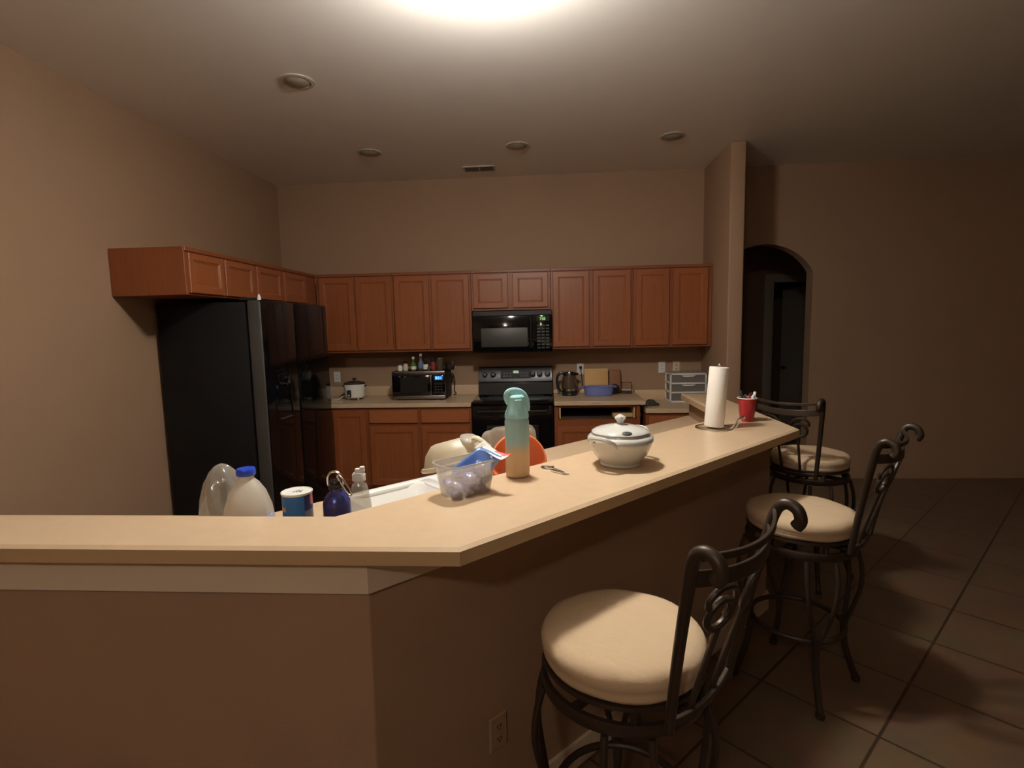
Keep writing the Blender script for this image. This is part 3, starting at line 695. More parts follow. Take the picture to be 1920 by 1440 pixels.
# ------------------------------------------------------------------ ceiling
def ceiling_lamp(x, y, m, m2, label):
    t = thing('ceiling_lamp', label, 'lamp', (x, y, CEIL))
    b = B(); lathe(b, [(.065, -.0005), (.065, -.012), (.05, -.022), (.012, -.026), (.012, -.075)], 40); lathe(b, [(.03, -.075), (.036, -.083), (.036, -.108)], 24); obj('stem', b, M['can_white'], t)
    b = B(); lathe(b, [(.118, -.118), (.06, -.112), (.036, -.1085)], 48, cap0=False, cap1=True); obj('added_uplight', b, m2, t)  # invented glowing top that throws extra light on the ceiling
    b = B(); lathe(b, [(.119, -.112), (.127, -.112), (.127, -.160), (.1235, -.162), (.119, -.160)], 48, cap0=False, cap1=False); obj('light_cutoff_band', b, M['can_white'], t)  # invented band that blocks light leaving the lamp sideways
    b = B(); lathe(b, [(.112, -.122), (.1115, -.160), (.107, -.190), (.093, -.218), (.065, -.238), (.03, -.247), (.0001, -.249)], 48, cap0=True); obj('glass_shade', b, m, t)
ceiling_lamp(*LAMP, M['lamp'], M['lamp_up'], 'glowing round glass lamp on a short stem under the ceiling, above the bar')
ceiling_lamp(*FILL_LAMP, M['lamp_fill'], M['lamp_fill'], 'dimmer unseen fill lamp added behind the viewer to brighten the bar wall')  # added out of view: lifts the dark walls below the bar
def can(x, y, r, label):
    t = thing('recessed_light', label, 'ceiling light', (x, y, CEIL), 0, 'unlit recessed ceiling lights')
    b = B(); lathe(b, [(r*.78, -.0005), (r, -.0005), (r, -.006), (r*.8, -.008), (r*.78, -.0005)], 36, cap0=False, cap1=False); obj('trim_ring', b, M['can_white'], t)
    b = B(); lathe(b, [(r*.77, -.001), (r*.6, -.014), (r*.3, -.02), (.0001, -.021)], 32); obj('bulb', b, M['can_dark'], t)
can(-1.143, -2.21, .10, 'unlit recessed ceiling light at the left, largest of the four')
can(-1.148, -.886, .10, 'unlit recessed ceiling light farther back at left, above the wall cabinets')
can(.106, -.894, .10, 'unlit recessed ceiling light in the middle, behind the glowing lamp')
can(1.357, -.957, .10, 'unlit recessed ceiling light at the right, near the wall pillar')
t = thing('ceiling_vent', 'rectangular grey air vent on the ceiling above the range', 'vent', (-.285, -.31, CEIL))
b = B()
box(b, -.15, .15, -.085, -.065, -.01, -.0005); box(b, -.15, .15, .065, .085, -.01, -.0005); box(b, -.15, -.135, -.065, .065, -.01, -.0005); box(b, .135, .15, -.065, .065, -.01, -.0005); box(b, -.006, .006, -.065, .065, -.01, -.0005)
obj('frame', b, M['can_white'], t)
b = B()
for k in range(8): box(b, -.135, .135, -.062+k*.016, -.053+k*.016, -.009, -.003)
box(b, -.135, .135, -.065, .065, -.0025, -.0006)
obj('louvres', b, M['vent'], t)

# ------------------------------------------------------------------ things on the bar
def tumbler(x, y):
    t = thing('water_bottle', 'tall teal to sand water bottle with carry-loop lid on the bar', 'bottle', (x, y, ZB+.0005), R(15))
    b = B(); lathe(b, [(.036, 0), (.041, .004), (.043, .02), (.043, .195), (.041, .206), (.039, .209)], 40); obj('body', b, M['bottle'], t)
    b = B(); lathe(b, [(.042, .2095), (.0425, .214), (.042, .222), (.037, .236), (.032, .252), (.0295, .27), (.0285, .283), (.022, .29), (.0001, .292)], 40); ld = obj('lid', b, M['teal_lid'], t)
    b = B(); tube(b, spline([(.033, 0, .232), (.034, 0, .256), (.026, 0, .283), (.008, 0, .298), (-.014, 0, .301), (-.029, 0, .294), (-.03, 0, .278), (-.022, 0, .262)], 6), [.0085]*43, 12, flat=1.7); obj('carry_loop', b, M['teal_lid'], ld)
    b = B(); box(b, -.012, .014, -.034, -.026, .232, .276, .004, 2); obj('spout_cover', b, M['teal_lid'], ld)
tumbler(.222, -3.642)

def tureen(x, y):
    t = thing('soup_tureen', 'white ceramic lidded tureen on the bar', 'tureen', (x, y, ZB+.0005), R(20))
    body = [(.072, 0), (.076, .004), (.075, .012), (.084, .023), (.099, .043), (.1105, .063), (.1165, .079), (.118, .084), (.1225, .0895), (.124, .098), (.122, .107), (.115, .1135), (.108, .1165), (.106, .123), (.103, .123), (.103, .114), (.113, .1), (.112, .088), (.09, .04), (.06, .012), (.0001, .01)]
    b = B(); lathe(b, body, 56); obj('bowl', b, M['cer'], t)
    lid = [(.098, .1245), (.106, .124), (.108, .127), (.106, .130), (.09, .139), (.055, .148), (.02, .153), (.012, .158), (.0125, .164), (.017, .172), (.021, .178), (.019, .183), (.012, .186), (.005, .191), (.0001, .192)]
    b = B(); n = 56
    def lidr(r, z, k): return r*(1+(.007*math.cos(8*2*PI*k/n) if .1 < r else 0)+(.1*math.cos(6*2*PI*k/n) if r < .03 and z > .165 else 0))
    loft(b, [[(lidr(r, z, k)*math.cos(2*PI*k/n), lidr(r, z, k)*math.sin(2*PI*k/n), z) for k in range(n)] for r, z in lid])
    ld = obj('lid', b, M['cer'], t)
    b = B(); ball(b, (0, 0, 0), .019, 20, 8, (1, .62, .2)); obj('ladle_notch', b, M['dark_grey'], ld, loc=(-.0215, -.093, .1355), rot=(R(27), 0, R(-13)))
    for s in (0, PI):
        b = B(); a = s
        def P(ang, rr, z): return (rr*math.cos(ang), rr*math.sin(ang), z)
        tube(b, spline([P(a-.42, .113, .09), P(a-.34, .128, .104), P(a-.2, .141, .116), P(a, .145, .12), P(a+.2, .141, .116), P(a+.34, .128, .104), P(a+.42, .113, .09)], 6), [.008+.004*abs(i-18)/18 for i in range(37)], 10)
        tube(b, spline([P(a-.46, .117, .083), P(a-.36, .122, .09), P(a-.3, .126, .1)], 4), .007, 8); tube(b, spline([P(a+.46, .117, .083), P(a+.36, .122, .09), P(a+.3, .126, .1)], 4), .007, 8)
        obj('handle', b, M['cer'], t, rot=(0, 0, R(-150)))
tureen(.603, -3.487)

def towel(x, y):
    t = thing('paper_towel_holder', 'thin wire paper towel stand at the right of the bar', 'holder', (x, y, ZB))
    b = B(); r = .004
    tube(b, [(.085*math.cos(2*PI*k/40), .085*math.sin(2*PI*k/40), r+.0005) for k in range(40)], r, 8, True)
    tube(b, [(-.085, 0, r+.0005), (0, 0, r+.002), (.085, 0, r+.0005)], r, 8); obj('base_ring', b, M['chrome'], t)
    b = B(); tube(b, [(0, 0, .006), (.022, 0, .312)], r, 8); ball(b, (.0225, 0, .318), .007, 12, 8); obj('post', b, M['chrome'], t)
    b = B(); tube(b, spline([(.06, -.06, .006), (.085, -.06, .03), (.1, -.055, .055), (.125, -.05, .068), (.135, -.048, .066), (.128, -.05, .056), (.112, -.054, .05), (.098, -.058, .03), (.082, -.062, .006)], 5), .003, 6); obj('side_arm', b, M['chrome'], t)
    b = B(); L = .296
    lathe(b, [(.018, 0), (.0455, 0), (.047, .004), (.047, L-.004), (.0455, L), (.018, L), (.018, 0)], 40, cap0=False, cap1=False)
    b.verts.ensure_lookup_table()
    o = obj('paper_towel_roll', b, M['paper'], loc=(x+.001, y, ZB+.0115), rot=(0, R(4.2), 0))
    tag(o, 'white roll of paper towel standing on the wire stand', 'paper towels')
towel(1.158, -2.80)

def cup(x, y):
    t = thing('plastic_cup', 'red plastic party cup holding pens at the bar end', 'cup', (x, y, ZB+.0005))
    prof = [(.032, 0), (.034, .004), (.038, .04), (.040, .045), (.0415, .085), (.0435, .09), (.046, .122), (.0475, .1225)]
    b = B(); n = 44
    def rr(r, z, k):
        a = 2*PI*k/n; return r*(1-.03*math.exp(-((z-.07)/.02)**2)*math.cos(3*a+1))
    out = [[(rr(r, z, k)*math.cos(2*PI*k/n), rr(r, z, k)*math.sin(2*PI*k/n), z) for k in range(n)] for r, z in prof]
    inn = [[(p[0]*.97, p[1]*.97, p[2]+.0012) for p in ring] for ring in out][::-1]
    loft(b, out+inn); obj('body', b, M['red'], t)
    b = B(); tube(b, [(.0478*math.cos(2*PI*k/44), .0478*math.sin(2*PI*k/44), .1235) for k in range(44)], .0028, 8, True); obj('rim', b, M['white_pl'], t)
    def pen(name, label, m, base_, top, r, capm=None, caplen=.03):
        a = Vector(base_); c = Vector(top); L = (c-a).length; d = (c-a).normalized()
        p = thing(name, label, 'pen', (x+a.x, y+a.y, ZB+.001+a.z), rot=d.to_track_quat('Z', 'Y').to_euler())
        b = B(); lathe(b, [(r*.5, 0), (r, .012), (r, L-caplen)], 12); obj('barrel', b, m, p)
        b = B(); lathe(b, [(r*1.15, L-caplen+.0003), (r*1.1, L-.004), (r*.8, L)], 12); obj('cap', b, capm or m, p)
    pen('marker_pen', 'dark pen leaning out at the left of the red cup', M['dark_grey'], (.005, .0, .004), (-.04, -.012, .166), .005)
    pen('marker_pen', 'thick white marker standing tallest at the right of the red cup', M['white_pl'], (.004, -.012, .004), (.034, -.016, .158), .007)
    pen('marker_pen', 'white pen just left of the thick white marker in the cup', mat('lavender_white', srgb(215, 212, 230), .4), (-.004, -.02, .004), (.021, -.028, .142), .0065)
    pen('pencil', 'pinkish red pen leaning inside the red cup', mat('salmon', srgb(205, 110, 84), .5), (-.012, .012, .004), (.012, -.0, .134), .006, M['red'])
    pen('pencil', 'green pen in the middle of the red cup', mat('leaf_green', srgb(140, 150, 84), .5), (-.006, .018, .004), (-.006, .012, .138), .005, mat('yellow_tip', srgb(200, 190, 110), .5), .012)
    pen('marker_pen', 'grey pen with dark cap between the dark pen and green pen', M['mid_grey'], (-.018, -.008, .004), (-.02, -.02, .14), .006, M['dark_grey'])
    pen('marker_pen', 'short pen with silver top behind the dark pen in the cup', M['dark_grey'], (.018, .012, .004), (-.026, .016, .138), .005, M['chrome'], .014)
cup(1.39, -2.605)

def opener():
    t = thing('can_opener', 'small silver can opener lying on the bar before the tureen', 'can opener', (.36, -3.583, ZB), R(-43))
    b = B(); lathe(b, [(.02, 0), (.022, .002), (.02, .004), (.014, .004), (.012, .002), (.014, 0)], 24, (-.055, .006, .0005), cap0=False, cap1=False, sx=1.2, sy=.8); 
    tube(b, [(-.033, .004, .004), (-.01, .002, .004), (.06, -.008, .004)], [.004, .005, .003], 8); obj('upper_arm', b, M['chrome'], t)
    b = B(); box(b, -.012, .05, -.022, -.009, .001, .009, .002); tube(b, [(.05, -.015, .005), (.07, -.011, .005)], [.005, .003], 8); obj('lower_arm', b, M['chrome'], t)
    b = B(); lathe(b, [(.007, 0), (.007, .004), (.0001, .0042)], 14); obj('wheel', b, M['steel'], t, loc=(-.024, .004, .0085))
opener()

# clear food container, bag and pods
CX, CY, CRZ = .066, -3.838, R(45)
def container():
    t = thing('food_container', 'clear plastic food container on the bar in front of the sink', 'container', (CX, CY, ZB+.0005), CRZ)
    b = B(); th = .0018; H = .105
    o = [rrect(.150, .085, .028, 0), rrect(.158, .092, .03, .003), rrect(.186, .117, .036, H-.008), rrect(.19, .12, .037, H-.006), rrect(.19, .12, .037, H)]
    i = [rrect(.187, .117, .036, H), rrect(.182, .113, .035, H-.008), rrect(.155, .089, .029, .005), rrect(.147, .082, .027, .0025)]
    loft(b, o+i); obj('tub', b, M['frost'], t)
    b = B(); loft(b, [rrect(.19, .12, .037, H-.004), rrect(.203, .133, .042, H-.004), rrect(.205, .135, .043, H), rrect(.203, .133, .042, H+.003), rrect(.19, .12, .037, H+.003)], cap0=False, cap1=False); obj('rim', b, M['frost_box'], t)
    return t
container()
random.seed(4)
def pods():
    b = B(); n, m_ = 18, 10
    rings = []
    for i in range(m_+1):
        ph = -PI/2+PI*i/m_; ring = []
        for k in range(n):
            a = 2*PI*k/n; c, s = math.cos(a), math.sin(a)
            e = .6
            x = .021*math.copysign(abs(c)**e, c)*max(1e-3, math.cos(ph))**.6; y = .019*math.copysign(abs(s)**e, s)*max(1e-3, math.cos(ph))**.6
            ring.append((x, y, .0105*math.sin(ph)*(1-.25*abs(c*s))))
        rings.append(ring)
    loft(b, rings, mif=lambda i, j: 1 if (i > 5 and 2 < j < 7) else 0)
    p0 = obj('detergent_pod', b, [M['pod'], M['pod_blue']], smooth=60)
    spots = []
    ca, sa = math.cos(CRZ), math.sin(CRZ)
    for lz in range(4):
        for u in (-.045, -.004, .037, .06):
            for v in (-.0195, .0195):
                hgt = .016+lz*.0225
                if lz == 3 and u < .0: continue
                if lz == 2 and u < -.03: continue
                if lz == 1 and u < -.045: continue
                if u == .06 and lz == 0: continue
                if u == .036 and lz > 1: continue
                spots.append((u+random.uniform(-.004, .004)+.0*lz, v*(1+.12*lz)+random.uniform(-.002, .002), hgt))
    for i, (u, v, z) in enumerate(spots):
        o = p0 if i == 0 else p0.copy()
        if i: COL.objects.link(o)
        o.location = (CX+u*ca-v*sa, CY+u*sa+v*ca, ZB+z); o.rotation_euler = (random.uniform(-.5, .5), random.uniform(-.5, .5), random.uniform(0, 6))
        tag(o, 'lilac glossy detergent pod in the clear container on the bar', 'detergent pod', 'detergent pods in the clear container')
pods()
def bag():
    t = thing('pod_bag', 'torn blue plastic bag with white header sticking out of the clear container', 'bag', (CX, CY, ZB))
    o = Vector((CX, CY, ZB))
    # film: patch through measured corner points, rippled
    def patch(rows, cols, fn, m, name, thick=.0012, lab=None):
        b = B(); g = [[b.verts.new(fn(i/(rows-1), j/(cols-1))) for j in range(cols)] for i in range(rows)]
        for i in range(rows-1):
            for j in range(cols-1): b.faces.new((g[i][j], g[i][j+1], g[i+1][j+1], g[i+1][j]))
        ob = obj(name, b, m, t, smooth=60, label=lab)
        s = ob.modifiers.new('thickness', 'SOLIDIFY'); s.thickness = thick
        return ob
    A0 = Vector((.030, -3.872, 1.165)); A1 = Vector((.112, -3.805, 1.222)); A2 = Vector((.185, -3.832, 1.196)); A3 = Vector((.118, -3.862, 1.15)); A4 = Vector((.07, -3.80, 1.14))
    def film(s, u):
        top = A0.lerp(A1, u/.55) if u < .55 else A1.lerp(A2, (u-.55)/.45)
        bot = Vector((.035, -3.868, 1.155)).lerp(Vector((.145, -3.83, 1.15)), u)
        p = bot.lerp(top, s); r = .006*math.sin(9*u+4*s)*(1-abs(2*s-1)*.5)
        return p+Vector((-.5, -.7, .2))*r-o
    patch(8, 16, film, M['bag'], 'pouch_film', lab='blue see-through pouch film')
    def film_b(s, u):
        top = A0.lerp(A1, u/.55) if u < .55 else A1.lerp(A2, (u-.55)/.45)
        bot = Vector((.02, -3.84, 1.14)).lerp(Vector((.12, -3.77, 1.14)), u)
        return bot.lerp(top+Vector((-.004, .006, 0)), s)+Vector((.5, -.4, .3))*.005*math.sin(7*u+3*s)-o
    patch(8, 16, film_b, M['bag'], 'pouch_film')
    H0 = Vector((.086, -3.79, 1.212)); H1 = Vector((.120, -3.786, 1.230)); H2 = Vector((.216, -3.826, 1.199)); H3 = Vector((.183, -3.847, 1.196))
    def header(s, u):
        a = H0.lerp(H3, u); c = H1.lerp(H2, u)
        return a.lerp(c, s)+Vector((0, 0, 1))*.006*math.sin(5*u+2*s)-o
    b = B(); rows, cols = 8, 20
    g = [[b.verts.new(header(i/(rows-1), j/(cols-1))) for j in range(cols)] for i in range(rows)]
    for i in range(rows-1):
        for j in range(cols-1):
            f = b.faces.new((g[i][j], g[i][j+1], g[i+1][j+1], g[i+1][j])); f.material_index = 1 if (i >= 5 and 8 < j) or (i == 4 and 13 < j < 17) else (2 if (i == 2 and j in (3, 9)) else 0)
    ob = obj('header_card', b, [M['label'], M['label_red'], M['dark_grey']], t, label='white header strip with red print'); ob.modifiers.new('thickness', 'SOLIDIFY').thickness = .001
bag()

# ------------------------------------------------------------------ things by the sink
ZS = .9145
def jug(x, y):
    t = thing('plastic_jug', 'white plastic jug with blue cap on the counter at far left', 'jug', (x, y, ZS), R(-59))
    b = B(); n = 40
    prof = [(.066, 0), (.074, .006), (.076, .03), (.075, .11), (.07, .15), (.055, .195), (.036, .225), (.024, .237), (.022, .24), (.022, .25)]
    rings = []
    for r, z in prof:
        sq = .0 if z > .2 else .25
        ring = []
        for k in range(n):
            a = 2*PI*k/n; c, s = math.cos(a), math.sin(a); m_ = max(abs(c), abs(s)); rr = r*(1-sq+sq/m_*.93)
            ring.append((rr*c, rr*s, z))
        rings.append(ring)
    loft(b, rings); obj('body', b, M['jug'], t)
    b = B(); lathe(b, [(.027, .251), (.0285, .254), (.028, .268), (.026, .272), (.0001, .2725)], 32); obj('cap', b, M['blue_cap'], t)
    b = B(); tube(b, spline([(-.03, 0, .228), (-.06, 0, .215), (-.088, 0, .17), (-.09, 0, .12), (-.076, 0, .08)], 6), .014, 12, flat=1.1); obj('handle', b, M['jug'], t)
    b = B(); rows = []
    for r, z, a1 in ((.0768, .045, 1.0), (.0766, .09, 1.0), (.0764, .11, 1.0), (.0742, .133, 1.0)):
        row = []
        for k in range(17):
            a = -.1+1.1*k/16; m_ = max(abs(math.cos(a)), abs(math.sin(a))); rr = r*(.75+.25/m_*.93)
            row.append((rr*math.cos(a), rr*math.sin(a), z-(.03*(1-k/16) if z > .12 else 0)*.6))
        rows.append(row)
    loft(b, rows, False, False, closed=False)
    o = obj('label', b, mat('pale_blue_label_2', srgb(120, 150, 220), .5), t); o.modifiers.new('thickness', 'SOLIDIFY').thickness = .0006
jug(-.611, -3.925)
b = B(); rings = []
for i, (r, z) in enumerate([(.055, 0), (.07, .02), (.072, .08), (.066, .14), (.055, .19), (.04, .225), (.022, .247), (.004, .255)]):
    rings.append([((r*(1+.14*math.sin(5*a+i*1.1)+.05*math.sin(11*a+i)))*math.cos(a), (r*(1+.14*math.sin(5*a+i*1.1)))*math.sin(a), z) for a in [2*PI*k/36 for k in range(36)]])
loft(b, rings); tag(obj('plastic_bag', b, M['clear_pl'], loc=(-.772, -3.80, ZS), smooth=60), 'crumpled clear plastic bag behind the white jug, at its left', 'bag')
def canister(x, y):
    t = thing('canister', 'round blue cardboard canister with white shaker lid beside the jug', 'canister', (x, y, ZS))
    b = B(); n = 48
    def mif(i, j):
        a = (j/n*360+90) % 360
        if i == 2 and 296 < a < 334: return 2
        if i >= 3 and 78 < a < 125: return 3
        if i <= 1 and 48 < a < 125: return 4
        return 0 if (a > 270 or a < 48) else 1
    lathe(b, [(.0445, 0), (.0445, .07), (.0445, .146), (.0445, .160), (.0445, .168), (.0445, .194)], n, mif=mif)
    obj('body', b, [mat('canister_blue', srgb(46, 110, 176), .5), mat('canister_navy', srgb(44, 52, 92), .5), mat('canister_gold', srgb(196, 150, 60), .5), mat('canister_pink', srgb(196, 92, 96), .5), mat('canister_grey', srgb(120, 112, 120), .5)], t)
    b = B(); lathe(b, [(.0455, .1942), (.0465, .197), (.0465, .201), (.0445, .202), (.043, .1995), (.0001, .1995)], 48); ld = obj('lid', b, M['white_pl'], t)
    b = B()
    for dx, dy in ((-.006, -.006), (.004, -.006), (.014, -.004), (-.002, .002), (.008, .002), (.002, .010), (.012, .010)): box(b, dx-.0028, dx+.0028, dy-.0022, dy+.0022, .1995, .2001)
    obj('shaker_holes', b, M['black'], ld)
canister(-.449, -3.93)
def flask(x, y):
    t = thing('metal_flask', 'dark blue metal sport bottle with carabiner loop on the counter', 'bottle', (x, y, ZS))
    b = B(); lathe(b, [(.038, 0), (.042, .004), (.0425, .02), (.0425, .15), (.041, .162), (.034, .178), (.024, .19), (.019, .195), (.019, .202)], 40)
    obj('body', b, M['blue_metal'], t)
    b = B(); lathe(b, [(.0215, .2025), (.0225, .205), (.0225, .222), (.02, .227), (.0001, .228)], 28); c = obj('cap', b, M['black'], t)
    b = B(); tube(b, spline([(-.024, 0, .21), (-.025, 0, .235), (-.015, 0, .252), (.004, 0, .254), (.018, 0, .242), (.024, 0, .212)], 6), .0035, 8); obj('cap_loop', b, M['chrome'], c)
    b = B(); tube(b, spline([(.014, -.006, .245), (.03, -.012, .232), (.052, -.016, .2), (.056, -.016, .186), (.046, -.014, .186), (.024, -.01, .214), (.01, -.006, .238)], 6, True), .003, 8, True); obj('carabiner', b, M['chrome'], t)
    b = B()
    for k in range(5):
        a = R(30+k*30); tube(b, [(.018*0, 0, 0), (.011*math.cos(a), 0, .011*math.sin(a))], .0012, 6)
    obj('logo_print', b, M['mid_grey'], t, loc=(.012, -.0412, .118), rot=(0, 0, R(16)))
flask(-.334, -3.905)
def soap(x, y):
    t = thing('soap_bottle', 'clear tapered dish soap bottle with white cap beside the sink', 'bottle', (x, y, ZS), R(10))
    b = B(); loft(b, [rrect(w, d, min(w, d)*.45, z, 6) for w, d, z in ((.074, .045, 0), (.08, .05, .008), (.082, .05, .06), (.07, .046, .12), (.056, .042, .165), (.046, .036, .178), (.03, .028, .184), (.026, .026, .19))]); obj('body', b, M['clear_pl'], t)
    b = B(); loft(b, [rrect(.044, .032, .015, .1905, 6), rrect(.044, .032, .015, .212, 6), rrect(.034, .03, .0149, .218, 6)]); box(b, -.012, .02, -.009, .009, .2175, .232, .004); box(b, .004, .02, -.008, .008, .228, .238, .003); obj('cap', b, M['white_pl'], t)
    b = B(); loft(b, [rrect(w, d, min(w, d)*.45, z, 6) for w, d, z in ((.0745, .0455, .001), (.0805, .0505, .009), (.0822, .0502, .05))], False, False); obj('label', b, mat('pinkish_print', srgb(180, 140, 126), .5), t)
soap(-.305, -3.782)

# dishes drying in and on the sink
def place(off, t): p = BO+u_*t+n_*off; return p.x, p.y
def big_box():
    t = thing('storage_box', 'large cloudy clear plastic storage box standing on end behind the orange bowl', 'container', (.130, -3.215, .9315), rot=(R(82), 0, R(30)))
    b = B(); H = .13
    cy = .125
    o = [rrect(.165, .20, .03, 0, cy=cy), rrect(.175, .21, .034, .004, cy=cy), rrect(.205, .235, .04, H, cy=cy), rrect(.22, .25, .045, H, cy=cy), rrect(.22, .25, .045, H+.006, cy=cy)]
    i = [rrect(.201, .231, .039, H+.006, cy=cy), rrect(.171, .206, .031, .007, cy=cy)]
    loft(b, o+i); obj('tub', b, M['frost_box'], t)
def disc_bowl(name, label, m, loc, rot, R0, depth, ribs=0, cat='bowl', lip=.0045):
    t = thing(name, label, cat, loc, rot=rot)
    prof = [(R0*.5, 0), (R0*.62, .004), (R0*.84, depth*.4), (R0*.96, depth*.85), (R0, depth)]
    n = 80; b = B()
    def f(r, k): return r*(1+(.018*math.cos(ribs*2*PI*k/n) if ribs and r < R0*.99 else 0))
    out = [[(f(r, k)*math.cos(2*PI*k/n), f(r, k)*math.sin(2*PI*k/n), z) for k in range(n)] for r, z in prof]
    inn = [[(f(r-.003, k)*math.cos(2*PI*k/n), f(r-.003, k)*math.sin(2*PI*k/n), z+(.003 if z < depth else 0)) for k in range(n)] for r, z in prof][::-1]
    loft(b, out+inn); obj('bowl', b, m, t)
    b = B(); tube(b, [(R0*math.cos(2*PI*k/n), R0*math.sin(2*PI*k/n), depth) for k in range(n)], lip, 8, True); obj('rim', b, m, t)
    return t
big_box()
disc_bowl('bowl', 'orange ribbed plastic bowl standing on edge behind the water bottle', M['orange'], (.197, -3.318, 1.047), (R(76), 0, R(14)), .112, .06, 20)
disc_bowl('bowl', 'cream plastic bowl turned upside down under the larger cream bowl by the sink', M['cream_pl'], (.005, -3.52, 1.045), (R(180), 0, 0), .10, .11)
disc_bowl('bowl', 'large cream plastic bowl upside down on another, behind the clear container', M['cream_pl'], (-.035, -3.54, 1.187), (R(172), R(-14), 0), .125, .085, lip=.009)
def spoon():
    t = thing('serving_spoon', 'cream handled clear plastic spoon resting on the upside down cream bowls', 'spoon', (.05, -3.607, 1.208), rot=(R(25), R(10), R(-30)))
    b = B(); rings = []
    for i in range(11):
        s = i/10; ph = PI*(.04+.92*s)
        rings.append([(-.045+.08*s, .026*math.sin(ph)**.7*math.cos(2*PI*k/16), .014*math.sin(ph)*(math.sin(2*PI*k/16) if math.sin(2*PI*k/16) < 0 else .25*math.sin(2*PI*k/16))) for k in range(16)])
    loft(b, rings); obj('bowl', b, M['frost_box'], t)
    b = B(); tube(b, spline([(.012, 0, .006), (.03, 0, .014), (.055, 0, .006), (.085, 0, -.012)], 6), [.006]*19, 10, flat=1.7); obj('handle', b, M['almond'], t)
spoon()

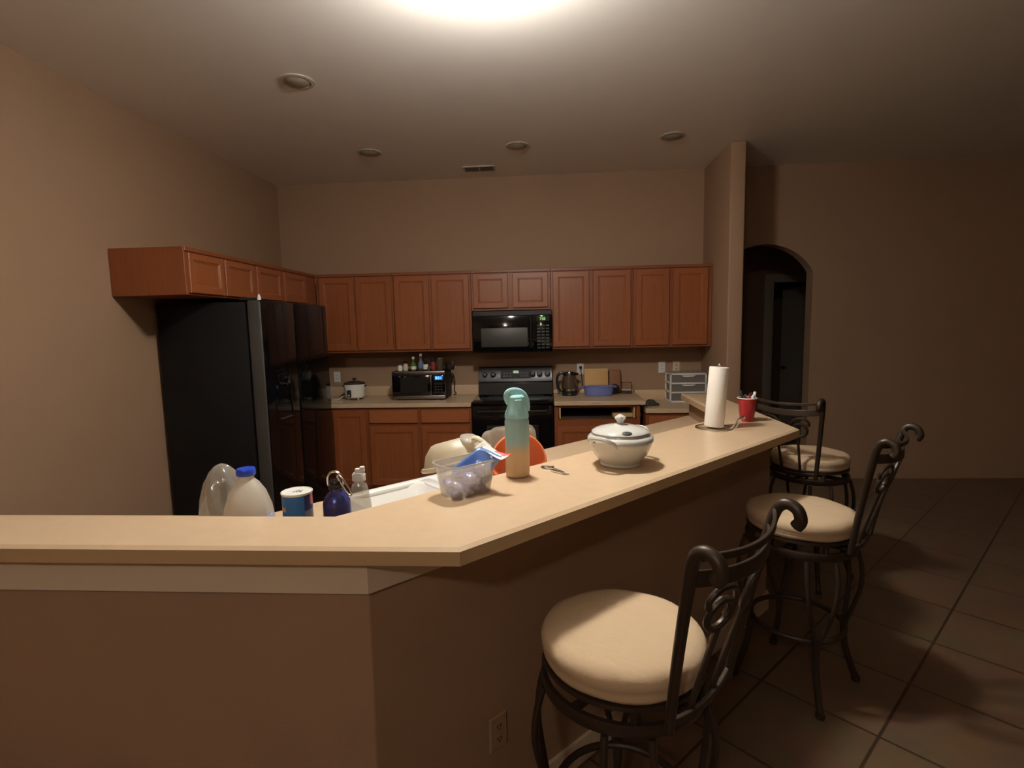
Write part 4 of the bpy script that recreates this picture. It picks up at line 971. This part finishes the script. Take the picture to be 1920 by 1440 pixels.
# ------------------------------------------------------------------ bar stools
def make_stool(label):
    t = thing('bar_stool', label, 'bar stool', (0, 0, 0), 0)
    SZ = .80
    # cushion
    b = B(); n = 48; rings = []
    prof = [(.0001, SZ-.082), (.2, SZ-.082), (.21, SZ-.078), (.216, SZ-.066), (.212, SZ-.058), (.219, SZ-.045), (.22, SZ-.028), (.21, SZ-.01), (.185, SZ-.002), (.12, SZ), (.0001, SZ+.001)]
    for r, z in prof: rings.append([(r*math.cos(2*PI*k/n), r*math.sin(2*PI*k/n), z+.0015*math.sin(7*2*PI*k/n+z*90)*(r/.23)) for k in range(n)])
    loft(b, rings); obj('seat', b, M['suede'], t, smooth=60)
    b = B(); lathe(b, [(.2, SZ-.094), (.216, SZ-.094), (.216, SZ-.083), (.2, SZ-.083)], 48, cap0=False, cap1=False)
    for k in range(4):
        a = R(45+90*k); box(b, .205*math.cos(a)-.01, .205*math.cos(a)+.01, .205*math.sin(a)-.01, .205*math.sin(a)+.01, SZ-.128, SZ-.09)
    obj('seat_plate', b, M['iron'], t)
    b = B(); lathe(b, [(.206, SZ-.158), (.219, SZ-.158), (.221, SZ-.15), (.221, SZ-.132), (.219, SZ-.126), (.206, SZ-.126)], 48, cap0=False, cap1=False)
    tube(b, [(-.2, 0, SZ-.142), (.2, 0, SZ-.142)], .012, 8); tube(b, [(0, -.2, SZ-.142), (0, .2, SZ-.142)], .012, 8); lathe(b, [(.06, SZ-.15), (.06, SZ-.084)], 24)
    obj('swivel_ring', b, M['iron'], t)
    # back: posts with rolled tops, two rails, two scrolled stems
    zt = 1.165
    def lean(z): return -.226-(.09)*max(0, (z-.66)/.5)**1.2
    def wid(z, w0, w1): return w0+(w1-w0)*max(0, min(1.05, (z-.66)/.5))
    for s in (-1, 1):
        pts = [(s*wid(z, .132, .198), lean(z), z) for z in (.695, .74, .80, .9, 1.0, 1.08, 1.13)]
        x = s*.198; y = lean(1.13)
        pts += [(x, y-.012, 1.158), (x, y-.032, 1.168), (x, y-.054, 1.158), (x, y-.062, 1.134), (x, y-.052, 1.116)]
        P = spline(pts, 5); N = len(P)
        b = B(); tube(b, P, [.0115+.004*(i/N) for i in range(N)], 12); obj('back_post', b, M['iron'], t)
    def sag(u, d): return -d*(1-u*u)
    def rail(z, h, th, d=.05):
        b = B(); rings = []
        for i in range(21):
            u = -1+i/10; x = u*wid(z, .132, .198); y = lean(z)+sag(u, d)
            zz = z+.012*(u*u)
            rings.append([(x, y-th, zz-h/2), (x, y+th, zz-h/2), (x, y+th, zz+h/2), (x, y-th, zz+h/2)])
        loft(b, rings); return b
    b = rail(1.085, .036, .004); obj('back_rail', b, M['iron'], t, bevel=.002)
    b = rail(1.135, .016, .005); obj('back_rail', b, M['iron'], t, bevel=.002)
    b = rail(.705, .018, .006, .012); obj('back_rail', b, M['iron'], t, bevel=.002)
    def Y(x, z): u = max(-1, min(1, x/wid(z, .132, .198))); return lean(z)+sag(u, .05*max(0, (z-.7)/.38) if z > .7 else 0)
    for s in (-1, 1):
        b = B()
        st = [(s*wid(z, .05, .068), 0, z) for z in (.70, .74, .82, .9, .945)]
        P = spline([(p[0], Y(p[0], p[2]), p[2]) for p in st], 5); tube(b, P, .0075, 8)
        cx, cz, r0 = s*.072, .985, .040
        lp = [(cx+s*r0*math.cos(a)*(1 if k < 16 else .85-.03*(k-16)), cz+r0*math.sin(a)*(1 if k < 16 else .85-.03*(k-16))) for k, a in [(k, R(-200+k*18)) for k in range(24)]]
        tube(b, [(x, Y(x, z), z) for x, z in lp], .0085, 8)
        ar = [(cx-s*r0*.98, cz+.0), (cx-s*.038, cz+.035), (cx-s*.01, cz+.065), (cx+s*.03, cz+.07), (cx+s*.052, cz+.048), (cx+s*.048, cz+.025)]
        tube(b, spline([(x, Y(x, z), z) for x, z in ar], 5), .0075, 8)
        obj('back_scroll', b, M['iron'], t)
    # legs: two bowed rods that join, then one flared foot
    for k in range(4):
        a = R(LEG0+90*k); ca, sa = math.cos(a), math.sin(a)
        def W3(r, tg, z): return (r*ca-tg*sa, r*sa+tg*ca, z)
        b = B()
        for s in (-1, 1): tube(b, spline([W3(.212, s*.055, .64), W3(.232, s*.058, .56), W3(.238, s*.05, .47), W3(.222, s*.03, .37), W3(.205, s*.009, .29), W3(.2, s*.006, .25)], 6), .0095, 10)
        tube(b, spline([W3(.2, 0, .30), W3(.2, 0, .24), W3(.208, 0, .17), W3(.235, 0, .08), W3(.258, 0, .02)], 6), [.015]*8+[.013]*17, 10)
        lathe(b, [(.016, .0), (.019, .006), (.017, .022)], 14, W3(.26, 0, 0)); obj('leg', b, M['iron'], t)
    b = B(); tube(b, [(.186*math.cos(2*PI*k/48), .186*math.sin(2*PI*k/48), .285) for k in range(48)], .011, 10, True); obj('foot_ring', b, M['iron'], t)
    return t
LEG0 = 40
s1 = make_stool('nearest iron bar stool with tan suede seat and scrolled back, at the angled bar')
s1.location = (.525, -4.105, 0); s1.rotation_euler = (0, 0, R(46))
s2 = copy_tree(s1); s2.location = (1.43, -3.15, 0); s2.rotation_euler = (0, 0, R(47)); s2['label'] = 'middle iron bar stool, behind the nearest stool at the angled bar'
s3 = copy_tree(s1); s3.location = (1.95, -2.13, 0); s3.rotation_euler = (0, 0, R(-49)); s3['label'] = 'farthest iron bar stool, beyond the bar corner and red cup'
for s in (s1, s2, s3): s['group'] = 'iron bar stools around the bar'
